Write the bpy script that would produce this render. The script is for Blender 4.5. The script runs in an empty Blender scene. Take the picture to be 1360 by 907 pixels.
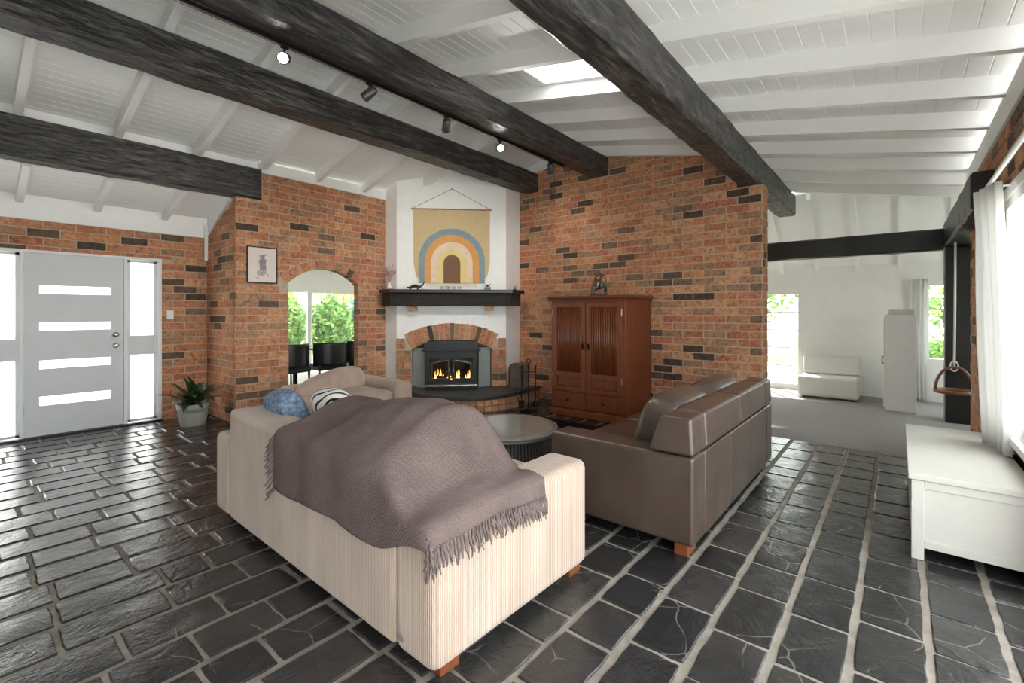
import bpy, bmesh, math, random
from mathutils import Vector, Matrix
R = math.radians
PI = math.pi
random.seed(7)
SC = bpy.context.scene
COL = SC.collection

# ------------------------------------------------------------------ camera, sky, sun, exposure
YAW = 39.641
FPX = 618.0
cam_d = bpy.data.cameras.new('camera')
cam_d.lens = FPX / 1360 * 36
cam_d.sensor_width = 36
cam_d.shift_y = -38.5 / 1360
cam_d.clip_start = 0.02
cam = bpy.data.objects.new('camera', cam_d)
cam.location = (0, 0, 1.4)
cam.rotation_euler = (R(90), 0, R(YAW - 90))
COL.objects.link(cam)
SC.camera = cam

world = bpy.data.worlds.new('sky')
SC.world = world
world.use_nodes = True
wn = world.node_tree
wn.nodes['Background'].inputs[0].default_value = (0.93, 0.97, 1.0, 1)
wn.nodes['Background'].inputs[1].default_value = 3.3
# pale overcast sky above, sunlit ground tone below the horizon
_tc = wn.nodes.new('ShaderNodeTexCoord')
_sx = wn.nodes.new('ShaderNodeSeparateXYZ')
_rp = wn.nodes.new('ShaderNodeValToRGB')
_rp.color_ramp.elements[0].position = .44
_rp.color_ramp.elements[0].color = (.66, .65, .62, 1)
_rp.color_ramp.elements[1].position = .53
_rp.color_ramp.elements[1].color = (.95, .98, 1.0, 1)
_mr = wn.nodes.new('ShaderNodeMapRange')
_mr.inputs[1].default_value = -1
wn.links.new(_tc.outputs['Generated'], _sx.inputs[0])
wn.links.new(_sx.outputs[2], _mr.inputs[0])
wn.links.new(_mr.outputs[0], _rp.inputs[0])
wn.links.new(_rp.outputs[0], wn.nodes['Background'].inputs[0])

sun_d = bpy.data.lights.new('sun', 'SUN')
sun_d.energy = 7
sun_d.angle = R(1.5)
sun_d.color = (1, 0.95, 0.86)
sun = bpy.data.objects.new('sun', sun_d)
sun.rotation_euler = Vector((-0.55, -0.30, -0.85)).to_track_quat('-Z', 'Y').to_euler()
sun.location = (12, 6, 12)
COL.objects.link(sun)

SC.view_settings.view_transform = 'Standard'
SC.view_settings.look = 'None'
SC.view_settings.gamma = 1
SC.view_settings.use_curve_mapping = False
SC.view_settings.exposure = 1.36
SC.cycles.use_denoising = True
SC.cycles.max_bounces = 10
SC.cycles.diffuse_bounces = 6
SC.cycles.sample_clamp_indirect = 6.0

CA, SA = math.cos(R(YAW)), math.sin(R(YAW))


def view(x, y, z):
    """pixel and depth of a point, only used to rank which pieces show largest"""
    d = CA * x + SA * y
    if d < 0.2:
        return None
    return 680 + FPX * (SA * x - CA * y) / d, 415 - FPX * (z - 1.4) / d, d


# ------------------------------------------------------------------ materials
def lin(c):
    return tuple(((q / 255) / 12.92 if q / 255 <= .04045 else ((q / 255 + .055) / 1.055) ** 2.4) for q in c) + (1.0,)


class NT:
    def __init__(s, name):
        s.m = bpy.data.materials.new(name)
        s.m.use_nodes = True
        s.t = s.m.node_tree
        s.b = s.t.nodes['Principled BSDF']
        s.out = s.t.nodes['Material Output']

    def n(s, typ, **kw):
        q = s.t.nodes.new(typ)
        for k, v in kw.items():
            if k.startswith('i_'):
                q.inputs[k[2:].replace('_', ' ')].default_value = v
            else:
                setattr(q, k, v)
        return q

    def l(s, a, b):
        s.t.links.new(a, b)

    def coord(s, scale=(1, 1, 1), rot=(0, 0, 0), kind='Object'):
        c = s.n('ShaderNodeTexCoord')
        mp = s.n('ShaderNodeMapping')
        mp.inputs['Scale'].default_value = scale
        mp.inputs['Rotation'].default_value = rot
        s.l(c.outputs[kind], mp.inputs['Vector'])
        return mp.outputs[0]

    def noise(s, vec, scale, detail=4, rough=.6, dist=0):
        q = s.n('ShaderNodeTexNoise', i_Scale=scale, i_Detail=detail, i_Roughness=rough, i_Distortion=dist)
        if vec is not None:
            s.l(vec, q.inputs['Vector'])
        return q.outputs['Fac']

    def ramp(s, fac, stops, interp='LINEAR'):
        q = s.n('ShaderNodeValToRGB')
        q.color_ramp.interpolation = interp
        e = q.color_ramp.elements
        while len(e) < len(stops):
            e.new(0.5)
        for i, (p, c) in enumerate(stops):
            e[i].position = p
            e[i].color = c if len(c) == 4 else lin(c)
        s.l(fac, q.inputs[0])
        return q.outputs[0]

    def mix(s, fac, a, b, blend='MIX'):
        q = s.n('ShaderNodeMix', data_type='RGBA', blend_type=blend)
        for inp, v in ((q.inputs[0], fac), (q.inputs[6], a), (q.inputs[7], b)):
            if hasattr(v, 'links') or hasattr(v, 'is_output'):
                s.l(v, inp)
            else:
                inp.default_value = v
        return q.outputs[2]

    def bump(s, h, strength=.3, dist=.01, prev=None):
        q = s.n('ShaderNodeBump')
        q.inputs['Strength'].default_value = strength
        q.inputs['Distance'].default_value = dist
        s.l(h, q.inputs['Height'])
        if prev is not None:
            s.l(prev, q.inputs['Normal'])
        return q.outputs[0]

    def base(s, c):
        if hasattr(c, 'is_output'):
            s.l(c, s.b.inputs['Base Color'])
        else:
            s.b.inputs['Base Color'].default_value = c
        return s

    def set(s, rough=.5, metal=0, spec=.5, **kw):
        s.b.inputs['Roughness'].default_value = rough
        s.b.inputs['Metallic'].default_value = metal
        s.b.inputs['Specular IOR Level'].default_value = spec
        for k, v in kw.items():
            s.b.inputs[k.replace('_', ' ')].default_value = v
        return s


MATS = {}


def plain(name, c, rough=.5, metal=0, spec=.5, var=.12, vscale=6, bscale=0, bstr=.2, bdist=.004, **kw):
    """one base colour, slight procedural mottling and optional fine relief"""
    if name in MATS:
        return MATS[name]
    t = NT(name).set(rough, metal, spec, **kw)
    v = t.coord()
    f = t.noise(v, vscale)
    a = lin(c)
    lo = tuple(q * (1 - var) for q in a[:3]) + (1,)
    hi = tuple(min(1, q * (1 + var)) for q in a[:3]) + (1,)
    t.base(t.ramp(f, [(.3, lo), (.7, hi)]))
    if bscale:
        t.l(t.bump(t.noise(v, bscale, 3), bstr, bdist), t.b.inputs['Normal'])
    MATS[name] = t.m
    return t.m


def brick_mat(name, source):
    t = NT(name).set(.8, spec=.3)
    if source == 'object':
        rnd = t.n('ShaderNodeObjectInfo').outputs['Random']
    else:
        rnd = t.n('ShaderNodeNewGeometry').outputs['Random Per Island']
    col = t.ramp(rnd, [(0, (92, 76, 66)), (.04, (112, 92, 78)), (.08, (138, 114, 95)), (.125, (176, 138, 110)),
                       (.22, (198, 146, 111)), (.36, (208, 150, 112)), (.50, (198, 136, 102)), (.60, (216, 165, 127)),
                       (.72, (204, 142, 106)), (.84, (190, 127, 97)), (.92, (186, 144, 114))], 'CONSTANT')
    v = t.coord(kind='Object')
    if source == 'object':
        # shift the grain from brick to brick, alike bricks share one mesh
        sv = t.n('ShaderNodeVectorMath', operation='ADD')
        t.l(v, sv.inputs[0])
        sc_ = t.n('ShaderNodeMath', operation='MULTIPLY')
        sc_.inputs[1].default_value = 91.7
        t.l(rnd, sc_.inputs[0])
        t.l(sc_.outputs[0], sv.inputs[1])
        v = sv.outputs[0]
    n1 = t.noise(v, 20, 6, .75)
    col = t.mix(.9, col, t.ramp(n1, [(.30, (112, 96, 86)), (.46, (214, 206, 200)), (.62, (255, 252, 248)), (.8, (255, 244, 232))]), 'MULTIPLY')
    n2 = t.noise(v, 60, 3, .6)
    col = t.mix(t.ramp(n2, [(.64, (0, 0, 0)), (.78, (130, 130, 130))]), col, lin((120, 82, 64)))
    t.base(col)
    t.l(t.bump(n2, .35, .004), t.b.inputs['Normal'])
    MATS[name] = t.m
    return t.m


B_OBJ = brick_mat('clay_brick', 'object')
B_ISL = brick_mat('clay_brick_field', 'island')
MORTAR = plain('mortar', (186, 166, 146), .95, spec=.1, var=.15, vscale=20, bscale=120, bstr=.3)


def slate_mat(name, source):
    t = NT(name).set(.38, spec=.5)
    if source == 'object':
        rnd = t.n('ShaderNodeObjectInfo').outputs['Random']
    else:
        rnd = t.n('ShaderNodeNewGeometry').outputs['Random Per Island']
    col = t.ramp(rnd, [(0, (42, 42, 44)), (.3, (52, 51, 51)), (.55, (60, 59, 58)), (.8, (46, 47, 49)), (1, (66, 64, 62))])
    c = t.n('ShaderNodeTexCoord')
    geo = t.n('ShaderNodeNewGeometry')
    sh = t.n('ShaderNodeVectorMath', operation='ADD')
    t.l(geo.outputs['Position'], sh.inputs[0])
    cmb = t.n('ShaderNodeCombineXYZ')
    t.l(rnd, cmb.inputs[2])
    t.l(cmb.outputs[0], sh.inputs[1])
    n1 = t.noise(sh.outputs[0], 5, 6, .65, .6)
    n2 = t.noise(sh.outputs[0], 26, 5, .7)
    col = t.mix(.7, col, t.ramp(n1, [(.3, (150, 150, 152)), (.7, (255, 255, 255))]), 'MULTIPLY')
    # thin pale cleft lines
    w = t.n('ShaderNodeTexVoronoi', feature='DISTANCE_TO_EDGE')
    w.inputs['Scale'].default_value = 3.3
    dv = t.n('ShaderNodeMix', data_type='VECTOR')
    dv.inputs[0].default_value = .10
    nz = t.n('ShaderNodeTexNoise', i_Scale=4.0, i_Detail=5)
    t.l(sh.outputs[0], nz.inputs['Vector'])
    t.l(sh.outputs[0], dv.inputs[4])
    t.l(nz.outputs['Color'], dv.inputs[5])
    t.l(dv.outputs[1], w.inputs['Vector'])
    line = t.ramp(w.outputs['Distance'], [(0, (255, 255, 255)), (.012, (0, 0, 0))])
    gate = t.ramp(t.noise(sh.outputs[0], 3.1, 2), [(.50, (0, 0, 0)), (.58, (190, 190, 190))])
    col = t.mix(t.mix(1.0, line, gate, 'MULTIPLY'), col, lin((150, 144, 134)))
    t.base(col)
    t.l(t.ramp(n2, [(.3, (70, 70, 70)), (.7, (128, 128, 128))]), t.b.inputs['Roughness'])
    b1 = t.bump(n1, .55, .02)
    t.l(t.bump(n2, .4, .006, b1), t.b.inputs['Normal'])
    MATS[name] = t.m
    return t.m


S_OBJ = slate_mat('slate', 'object')
S_ISL = slate_mat('slate_field', 'island')
GROUT = plain('grout', (134, 127, 118), .8, spec=.3, var=.3, vscale=9, bscale=60, bstr=.5, bdist=.006)
WHITE = plain('white_paint', (238, 238, 236), .6, var=.02)
RENDER = plain('white_render', (240, 240, 237), .8, var=.03, bscale=30, bstr=.15)
BOARD = plain('painted_board', (240, 240, 238), .55, var=.03, vscale=2)


def beam_mat():
    t = NT('black_adzed_timber').set(.42, spec=.5)
    v = t.coord((1.2, 9, 9))
    n1 = t.noise(v, 3, 6, .65, .4)
    v2 = t.coord((3.2, 9, 9))
    n2 = t.noise(v2, 2.2, 3, .5)
    t.base(t.ramp(n1, [(.3, (24, 23, 23)), (.5, (48, 46, 45)), (.66, (92, 88, 85)), (.8, (120, 115, 111))]))
    b = t.bump(n2, .8, .04)
    t.l(t.bump(n1, .5, .012, b), t.b.inputs['Normal'])
    MATS['beam'] = t.m
    return t.m


BEAM = beam_mat()
BEAMD = plain('black_stained_timber', (26, 25, 25), .4, var=.3, vscale=5, bscale=18, bstr=.25, bdist=.01)


def wood(name, c, dark=.55, rough=.35, scale=(14, 14, 1.2), spec=.5):
    if name in MATS:
        return MATS[name]
    t = NT(name).set(rough, spec=spec)
    n1 = t.noise(t.coord(scale), 3, 6, .6, .8)
    a = lin(c)
    t.base(t.ramp(n1, [(.3, tuple(q * dark for q in a[:3]) + (1,)), (.7, a)]))
    t.l(t.bump(n1, .1, .003), t.b.inputs['Normal'])
    MATS[name] = t.m
    return t.m


def emit(name, c, s):
    t = NT(name)
    t.b.inputs['Base Color'].default_value = (0, 0, 0, 1)
    t.b.inputs['Emission Color'].default_value = lin(c)
    t.b.inputs['Emission Strength'].default_value = s
    return t.m


def frosted():
    t = NT('frosted_glass')
    tr = t.n('ShaderNodeBsdfTranslucent')
    tr.inputs[0].default_value = (.98, .98, .98, 1)
    g = t.n('ShaderNodeBsdfGlossy')
    g.inputs['Roughness'].default_value = .25
    mx = t.n('ShaderNodeMixShader')
    mx.inputs[0].default_value = .06
    t.l(tr.outputs[0], mx.inputs[1])
    t.l(g.outputs[0], mx.inputs[2])
    t.l(mx.outputs[0], t.out.inputs[0])
    return t.m


def clear_glass(name='window_glass', tint=(.97, .985, .98, 1), refl=.07):
    t = NT(name)
    tr = t.n('ShaderNodeBsdfTransparent')
    tr.inputs[0].default_value = tint
    g = t.n('ShaderNodeBsdfGlossy')
    g.inputs['Roughness'].default_value = .02
    mx = t.n('ShaderNodeMixShader')
    mx.inputs[0].default_value = refl
    t.l(tr.outputs[0], mx.inputs[1])
    t.l(g.outputs[0], mx.inputs[2])
    t.l(mx.outputs[0], t.out.inputs[0])
    return t.m


FROST = frosted()
GLASS = clear_glass()


# ------------------------------------------------------------------ mesh helpers
class MB:
    def __init__(s):
        s.v, s.f = [], []

    def add(s, vs, fs):
        o = len(s.v)
        s.v += [tuple(p) for p in vs]
        s.f += [tuple(i + o for i in f) for f in fs]
        return s

    def box(s, x0, x1, y0, y1, z0, z1, M=None):
        vs = [(x, y, z) for z in (z0, z1) for y in (y0, y1) for x in (x0, x1)]
        if M is not None:
            vs = [M @ Vector(p) for p in vs]
        return s.add(vs, [(0, 2, 3, 1), (4, 5, 7, 6), (0, 1, 5, 4), (2, 6, 7, 3), (0, 4, 6, 2), (1, 3, 7, 5)])

    def prism(s, poly, d0, d1, plane='xz', M=None):
        """poly counter-clockwise; plane xz extrudes along y, xy along z, yz along x"""
        n = len(poly)

        def P(a, b, d):
            p = {'xz': (a, d, b), 'xy': (a, b, d), 'yz': (d, a, b)}[plane]
            return M @ Vector(p) if M is not None else p
        vs = [P(a, b, d0) for a, b in poly] + [P(a, b, d1) for a, b in poly]
        fs = [tuple(range(n)), tuple(range(2 * n - 1, n - 1, -1))]
        fs += [(i, i + n, (i + 1) % n + n, (i + 1) % n) for i in range(n)]
        return s.add(vs, fs)

    def tube(s, path, r, n=8, close=False, cap=True):
        P = [Vector(p) for p in path]
        rs = r if isinstance(r, (list, tuple)) else [r] * len(P)
        rings, up = [], None
        for i, p in enumerate(P):
            if close:
                d = P[(i + 1) % len(P)] - P[i - 1]
            else:
                d = P[min(i + 1, len(P) - 1)] - P[max(i - 1, 0)]
            d.normalize()
            if up is None:
                up = Vector((0, 0, 1)) if abs(d.z) < .9 else Vector((1, 0, 0))
            a = d.cross(up)
            if a.length < 1e-5:
                a = d.cross(Vector((0, 1, 0)))
            a.normalize()
            b = a.cross(d).normalized()
            up = b
            rings.append([p + (a * math.cos(2 * PI * k / n) + b * math.sin(2 * PI * k / n)) * rs[i] for k in range(n)])
        vs = [q for rg in rings for q in rg]
        m = len(P)
        fs = []
        for i in range(m if close else m - 1):
            j = (i + 1) % m
            for k in range(n):
                fs.append((i * n + k, i * n + (k + 1) % n, j * n + (k + 1) % n, j * n + k))
        if cap and not close:
            fs.append(tuple(range(n - 1, -1, -1)))
            fs.append(tuple((m - 1) * n + k for k in range(n)))
        return s.add(vs, fs)

    def lathe(s, prof, n=24, c=(0, 0, 0), cap=True):
        vs = [(c[0] + r * math.cos(2 * PI * k / n), c[1] + r * math.sin(2 * PI * k / n), c[2] + z) for r, z in prof for k in range(n)]
        fs = []
        for i in range(len(prof) - 1):
            for k in range(n):
                fs.append((i * n + k, i * n + (k + 1) % n, (i + 1) * n + (k + 1) % n, (i + 1) * n + k))
        if cap:
            fs.append(tuple(range(n - 1, -1, -1)))
            fs.append(tuple((len(prof) - 1) * n + k for k in range(n)))
        return s.add(vs, fs)

    def sell(s, c, sx, sy, sz, e1=.5, e2=.5, nu=28, nv=16, M=None):
        """super-ellipsoid: rounded cushion shapes"""
        def cp(a, e):
            q = math.cos(a)
            return math.copysign(abs(q) ** e, q)

        def sp(a, e):
            q = math.sin(a)
            return math.copysign(abs(q) ** e, q)
        vs = []
        for j in range(nv + 1):
            b = -PI / 2 + PI * j / nv
            for i in range(nu):
                a = 2 * PI * i / nu
                p = Vector((sx * cp(b, e1) * cp(a, e2), sy * cp(b, e1) * sp(a, e2), sz * sp(b, e1)))
                if M is not None:
                    p = M @ p
                vs.append(p + Vector(c))
        fs = []
        for j in range(nv):
            for i in range(nu):
                fs.append((j * nu + i, j * nu + (i + 1) % nu, (j + 1) * nu + (i + 1) % nu, (j + 1) * nu + i))
        return s.add(vs, fs)

    def grid(s, fn, nu, nv, thick=None):
        vs = [fn(i / nu, j / nv) for j in range(nv + 1) for i in range(nu + 1)]
        fs = [(j * (nu + 1) + i, j * (nu + 1) + i + 1, (j + 1) * (nu + 1) + i + 1, (j + 1) * (nu + 1) + i) for j in range(nv) for i in range(nu)]
        return s.add(vs, fs)

    def mesh(s, name):
        me = bpy.data.meshes.new(name)
        me.from_pydata(s.v, [], s.f)
        return me

    def obj(s, name, m, parent=None, smooth=False, bevel=0, seg=2, fix=True, solid=0, sub=0):
        me = s.mesh(name)
        if fix:
            bm = bmesh.new()
            bm.from_mesh(me)
            bmesh.ops.remove_doubles(bm, verts=bm.verts, dist=1e-5)
            bmesh.ops.recalc_face_normals(bm, faces=bm.faces)
            bm.to_mesh(me)
            bm.free()
        return link(name, me, m, parent, smooth, bevel, seg, solid, sub)


def link(name, me, m=None, parent=None, smooth=False, bevel=0, seg=2, solid=0, sub=0):
    o = bpy.data.objects.new(name, me)
    COL.objects.link(o)
    if m is not None and not me.materials:
        me.materials.append(m)
    if smooth:
        for p in me.polygons:
            p.use_smooth = True
    if parent is not None:
        o.parent = parent
    if solid:
        md = o.modifiers.new('solid', 'SOLIDIFY')
        md.thickness = solid
        md.offset = 0
    if bevel:
        md = o.modifiers.new('bevel', 'BEVEL')
        md.width = bevel
        md.segments = seg
        md.limit_method = 'ANGLE'
        md.angle_limit = R(40)
        md.harden_normals = False
        if not smooth:
            for p in me.polygons:
                p.use_smooth = True
        wn_ = o.modifiers.new('wn', 'WEIGHTED_NORMAL')
        wn_.keep_sharp = False
    if sub:
        md = o.modifiers.new('sub', 'SUBSURF')
        md.levels = md.render_levels = sub
    return o


def tag(o, label=None, cat=None, group=None, kind=None):
    for k, v in (('label', label), ('category', cat), ('group', group), ('kind', kind)):
        if v:
            o[k] = v
    return o


def thing(name, label, cat, loc=(0, 0, 0), rz=0, group=None):
    o = bpy.data.objects.new(name, None)
    COL.objects.link(o)
    o.empty_display_size = .1
    o.location = loc
    o.rotation_euler = (0, 0, rz)
    return tag(o, label, cat, group)


def struct(o, label, cat):
    return tag(o, label, cat, kind='structure')


def copy_tree(o, parent=None):
    c = o.copy()
    COL.objects.link(c)
    c.parent = parent
    for ch in [q for q in bpy.data.objects if q.parent == o]:
        copy_tree(ch, c)
    return c


def clip(poly, a, b, c):
    """keep a*x+b*y<=c"""
    out = []
    for i, p in enumerate(poly):
        q = poly[(i + 1) % len(poly)]
        dp, dq = a * p[0] + b * p[1] - c, a * q[0] + b * q[1] - c
        if dp <= 0:
            out.append(p)
        if (dp < 0 < dq) or (dq < 0 < dp):
            t = dp / (dp - dq)
            out.append((p[0] + t * (q[0] - p[0]), p[1] + t * (q[1] - p[1])))
    return out


def area(poly):
    return .5 * abs(sum(p[0] * q[1] - q[0] * p[1] for p, q in zip(poly, poly[1:] + poly[:1])))


def bevel_box_mesh(name, sx, sy, sz, b):
    bm = bmesh.new()
    bmesh.ops.create_cube(bm, size=1)
    for v in bm.verts:
        v.co = Vector((v.co.x * sx, v.co.y * sy, v.co.z * sz))
    bmesh.ops.bevel(bm, geom=bm.edges[:], offset=b, segments=1, affect='EDGES', profile=.5)
    me = bpy.data.meshes.new(name)
    bm.to_mesh(me)
    bm.free()
    return me


BP, BH, BJ = 0.27, 0.0975, 0.012       # brick pitch, course, joint
BRICK_ME = bevel_box_mesh('brick', BP - BJ, .06, BH - BJ, .003)
BRICK_ME.materials.append(B_OBJ)


def brickwork(wall, s0, s1, z0, ztop, keep=None, limit=300, off=0, mode='stretcher', depth0=0.0, xform=None):
    """lay bricks on the face y=0 (outward -y) of a wall object, in the wall's own frame.
    keep(poly) -> clipped polygon or None.  The largest ones become objects, the rest one joined part."""
    pieces = []
    row = 0
    z = z0
    pitch = BP if mode == 'stretcher' else BP / 2
    while z < ztop - .01:
        start = s0 - pitch * (.5 if row % 2 else 0) - off
        s = start
        while s < s1 - .005:
            j = random.uniform(-.004, .004)
            rect = [(max(s, s0) + BJ / 2 + j * 0, z + BJ / 2), (min(s + pitch, s1) - BJ / 2, z + BJ / 2),
                    (min(s + pitch, s1) - BJ / 2, min(z + BH, ztop) - BJ / 2), (max(s, s0) + BJ / 2, min(z + BH, ztop) - BJ / 2)]
            s += pitch
            if rect[1][0] - rect[0][0] < .02 or rect[2][1] - rect[1][1] < .015:
                continue
            poly = rect
            if keep:
                poly = keep(rect)
                if not poly or len(poly) < 3 or area(poly) < .0012:
                    continue
            pieces.append((poly, poly == rect))
        z += BH
        row += 1
    M = wall.matrix_world if xform is None else wall.matrix_world @ xform
    place_bricks(wall, pieces, M, xform, limit, depth0)


def place_bricks(wall, pieces, M, xform, limit, depth0=0.0):
    ranked = []
    for poly, full in pieces:
        cs = sum(p[0] for p in poly) / len(poly)
        cz = sum(p[1] for p in poly) / len(poly)
        w = M @ Vector((cs, 0, cz))
        p = view(*w)
        score = 0
        if p and -10 < p[0] < 1370 and -10 < p[1] < 917:
            nrm = (M.to_3x3() @ Vector((0, -1, 0)))
            score = area(poly) * abs(nrm.dot((Vector((0, 0, 1.4)) - w).normalized())) / p[2] ** 2
        ranked.append((score, cs, cz, poly, full))
    ranked.sort(key=lambda q: -q[0])
    rest = MB()
    for i, (score, cs, cz, poly, full) in enumerate(ranked):
        d = depth0 + random.uniform(.002, .008)
        if i < limit and score > 0:
            if full:
                o = bpy.data.objects.new('brick', BRICK_ME)
                wdt = poly[1][0] - poly[0][0]
                hgt = poly[2][1] - poly[1][1]
                L = Matrix.Translation((cs, .03 - d, cz)) @ Matrix.Rotation(random.uniform(-.006, .006), 4, 'Y') @ Matrix.Diagonal((wdt / (BP - BJ), 1, hgt / (BH - BJ), 1))
            else:
                q = MB().prism([(a - cs, b - cz) for a, b in poly], 0, .06)
                me = q.mesh('brick')
                me.materials.append(B_OBJ)
                o = bpy.data.objects.new('brick', me)
                L = Matrix.Translation((cs, -d, cz))
            COL.objects.link(o)
            o.parent = wall
            o.matrix_local = L if xform is None else xform @ L
        else:
            rest.prism(poly, -d, .05, M=xform)
    if rest.v:
        o = rest.obj('bricks_beyond', B_ISL, wall, fix=False)
        o['kind'] = 'stuff'


def wall_empty_mesh(name, mb, mat, loc, rz, label, cat='wall'):
    o = mb.obj(name, mat)
    o.location = loc
    o.rotation_euler = (0, 0, rz)
    o.matrix_world = Matrix.Translation(loc) @ Matrix.Rotation(rz, 4, 'Z')
    return struct(o, label, cat)


# ------------------------------------------------------------------ key dimensions (metres)
YD = 7.40      # front door wall
YA = 6.38      # arch wall face
XA = 2.28      # return wall face
XW = 6.20      # big brick wall face
YW = -0.60     # window wall face
XF = 9.75      # far room end wall
XB = -2.2      # back of the room, behind the camera


def zr(y):     # rafter underside, right slope
    return 3.027 + .205 * y


def zl(y):     # rafter underside, left slope
    return 4.8525 - .25 * y


YR = 4.01      # ridge
RD = .14       # rafter depth


# ================================================================== FLOOR
fl = MB().box(XB, 5.93, YW, YD + .1, -.12, -.007).box(5.93, XW + .25, 1.24, YD + .1, -.12, -.007)
floor = struct(fl.obj('floor', GROUT), 'black slate stone floor with pale grout lines through the living room', 'floor')


def stone_mesh(k):
    rnd = random.Random(100 + k)
    sx, sy = .5, .5
    pts = []
    n = 4
    for (ax, ay), (bx, by) in (((-sx, -sy), (sx, -sy)), ((sx, -sy), (sx, sy)), ((sx, sy), (-sx, sy)), ((-sx, sy), (-sx, -sy))):
        for i in range(n):
            t = i / n
            j = .03 if i else .05
            px, py = ax + (bx - ax) * t, ay + (by - ay) * t
            if i == 0:
                px *= 1 - rnd.uniform(.0, .03)
                py *= 1 - rnd.uniform(.0, .035)
            else:
                px += rnd.uniform(-j, j) * .35 * (abs(ay - by) > .1)
                py += rnd.uniform(-j, j) * .6 * (abs(ax - bx) > .1)
            pts.append((px, py))
    m = len(pts)
    b = MB()
    vs = [(x, y, -.02) for x, y in pts] + [(x, y, -.003) for x, y in pts] + [(x * .965, y * .955, rnd.uniform(.0, .002)) for x, y in pts] + [(0, 0, rnd.uniform(.0, .0025))]
    fs = []
    for i in range(m):
        j = (i + 1) % m
        fs += [(i, j, m + j, m + i), (m + i, m + j, 2 * m + j, 2 * m + i), (2 * m + i, 2 * m + j, 3 * m)]
    b.add(vs, fs)
    me = b.mesh('slate_stone')
    me.materials.append(S_OBJ)
    return me, b


STONES = [stone_mesh(k) for k in range(10)]
ROW, GJ = .249, .026
stones = []
y = YW - .02 + .0
row = 0
rnd = random.Random(5)
# rows run along X, joints staggered
y0 = .147 - ROW * 4
while y0 < YD:
    x = XB + rnd.uniform(-.3, 0)
    while x < XW + .2:
        L = rnd.uniform(.27, .42) if rnd.random() < .85 else rnd.uniform(.18, .25)
        cx, cy = x + L / 2, y0 + ROW / 2
        lim = 5.925 if cy < 1.24 else XW + .22
        x1 = min(x + L, lim)
        if x1 - x > .07 and cy > YW + .02 and cy < YD - .05:
            cx = (x + x1) / 2
            p = view(cx, cy, 0)
            sc = 0
            if p and -60 < p[0] < 1420 and 415 < p[1] < 990:
                sc = (x1 - x) * ROW * 1.4 / p[2] ** 3
                # hidden under the sofas and the chest
                if 1.25 < cx < 2.2 and 1.4 < cy < 3.8 or 2.7 < cx < 4.7 and 1.0 < cy < 1.8 or 1.2 < cx < 5 and 1.95 < cy < 6.3 and cx > 2.3 or cx < 1.9 and 3.9 < cy < 3.9:
                    sc *= .01
            stones.append((sc, cx, cy, x1 - x - .018 * rnd.uniform(.7, 1.4), ROW - .032 * rnd.uniform(.8, 1.2)))
        x += L
    y0 += ROW
    row += 1
stones.sort(key=lambda q: -q[0])
rest = MB()
for i, (sc, cx, cy, L, W) in enumerate(stones):
    me, b = STONES[rnd.randrange(10)]
    flip = rnd.choice((1, -1))
    z = rnd.uniform(-.0015, .001)
    if i < 300 and sc > 0:
        o = bpy.data.objects.new('slate_stone', me)
        COL.objects.link(o)
        o.parent = floor
        o.location = (cx, cy, z)
        o.rotation_euler = (0, 0, PI if flip < 0 else 0)
        o.scale = (L, W, 1)
    else:
        rest.add([(cx + flip * vx * L, cy + flip * vy * W, z + vz) for vx, vy, vz in b.v], b.f)
o = rest.obj('slate_stones_beyond', S_ISL, floor, fix=False)
o['kind'] = 'stuff'


# ================================================================== BRICK WALLS
def rects_clear(holes):
    def f(poly):
        for (a, b, c, d) in holes:     # s0,s1,z0,z1
            xs = [p[0] for p in poly]
            zs = [p[1] for p in poly]
            if min(xs) >= b or max(xs) <= a or min(zs) >= d or max(zs) <= c:
                continue
            cand = [q for q in (clip(poly, 1, 0, a - .004), clip(poly, -1, 0, -b - .004), clip(poly, 0, 1, c - .004), clip(poly, 0, -1, -d - .004)) if len(q) > 2]
            if not cand:
                return None
            poly = max(cand, key=area)
            if area(poly) < .001:
                return None
        return poly
    return f


def walled(mb, x0, x1, z0, z1, holes, d0=.0, d1=.12):
    """mortar body in the xz plane with rectangular holes, face at y=d0"""
    xs = sorted({x0, x1} | {q for h in holes for q in h[:2] if x0 < q < x1})
    zs = sorted({z0, z1} | {q for h in holes for q in h[2:] if z0 < q < z1})
    for a, b in zip(xs, xs[1:]):
        for c, d in zip(zs, zs[1:]):
            m, n = (a + b) / 2, (c + d) / 2
            if any(h[0] < m < h[1] and h[2] < n < h[3] for h in holes):
                continue
            mb.box(a, b, d0, d1, c, d)
    return mb


# --- front door wall, y = YD, seen face towards -y
hole = [(-.20, 1.755, -.01, 2.095)]
wl = wall_empty_mesh('wall_left', walled(MB(), XB, XA + .02, -.01, 2.43, hole), MORTAR, (0, YD, 0), 0, 'orange brick wall around the grey front door')
brickwork(wl, XB, XA, 0, 2.43, rects_clear(hole), off=.1)

# --- return wall between door wall and arch wall, x = XA, face towards -x ; local s runs towards -y
ret_len = YD - YA
b = MB().prism([(0, 0), (ret_len - .06, 0), (ret_len - .06, 2.83), (0, 2.44)], 0.0, .12)
wr = wall_empty_mesh('wall_return', b, MORTAR, (XA, YD, 0), -PI / 2, 'short shaded brick return wall beside the potted plant')
brickwork(wr, 0, ret_len - .004, 0, 2.9, lambda p: clip(p, -.42 / ret_len, 1, 2.44 - .004), limit=200)

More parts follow.
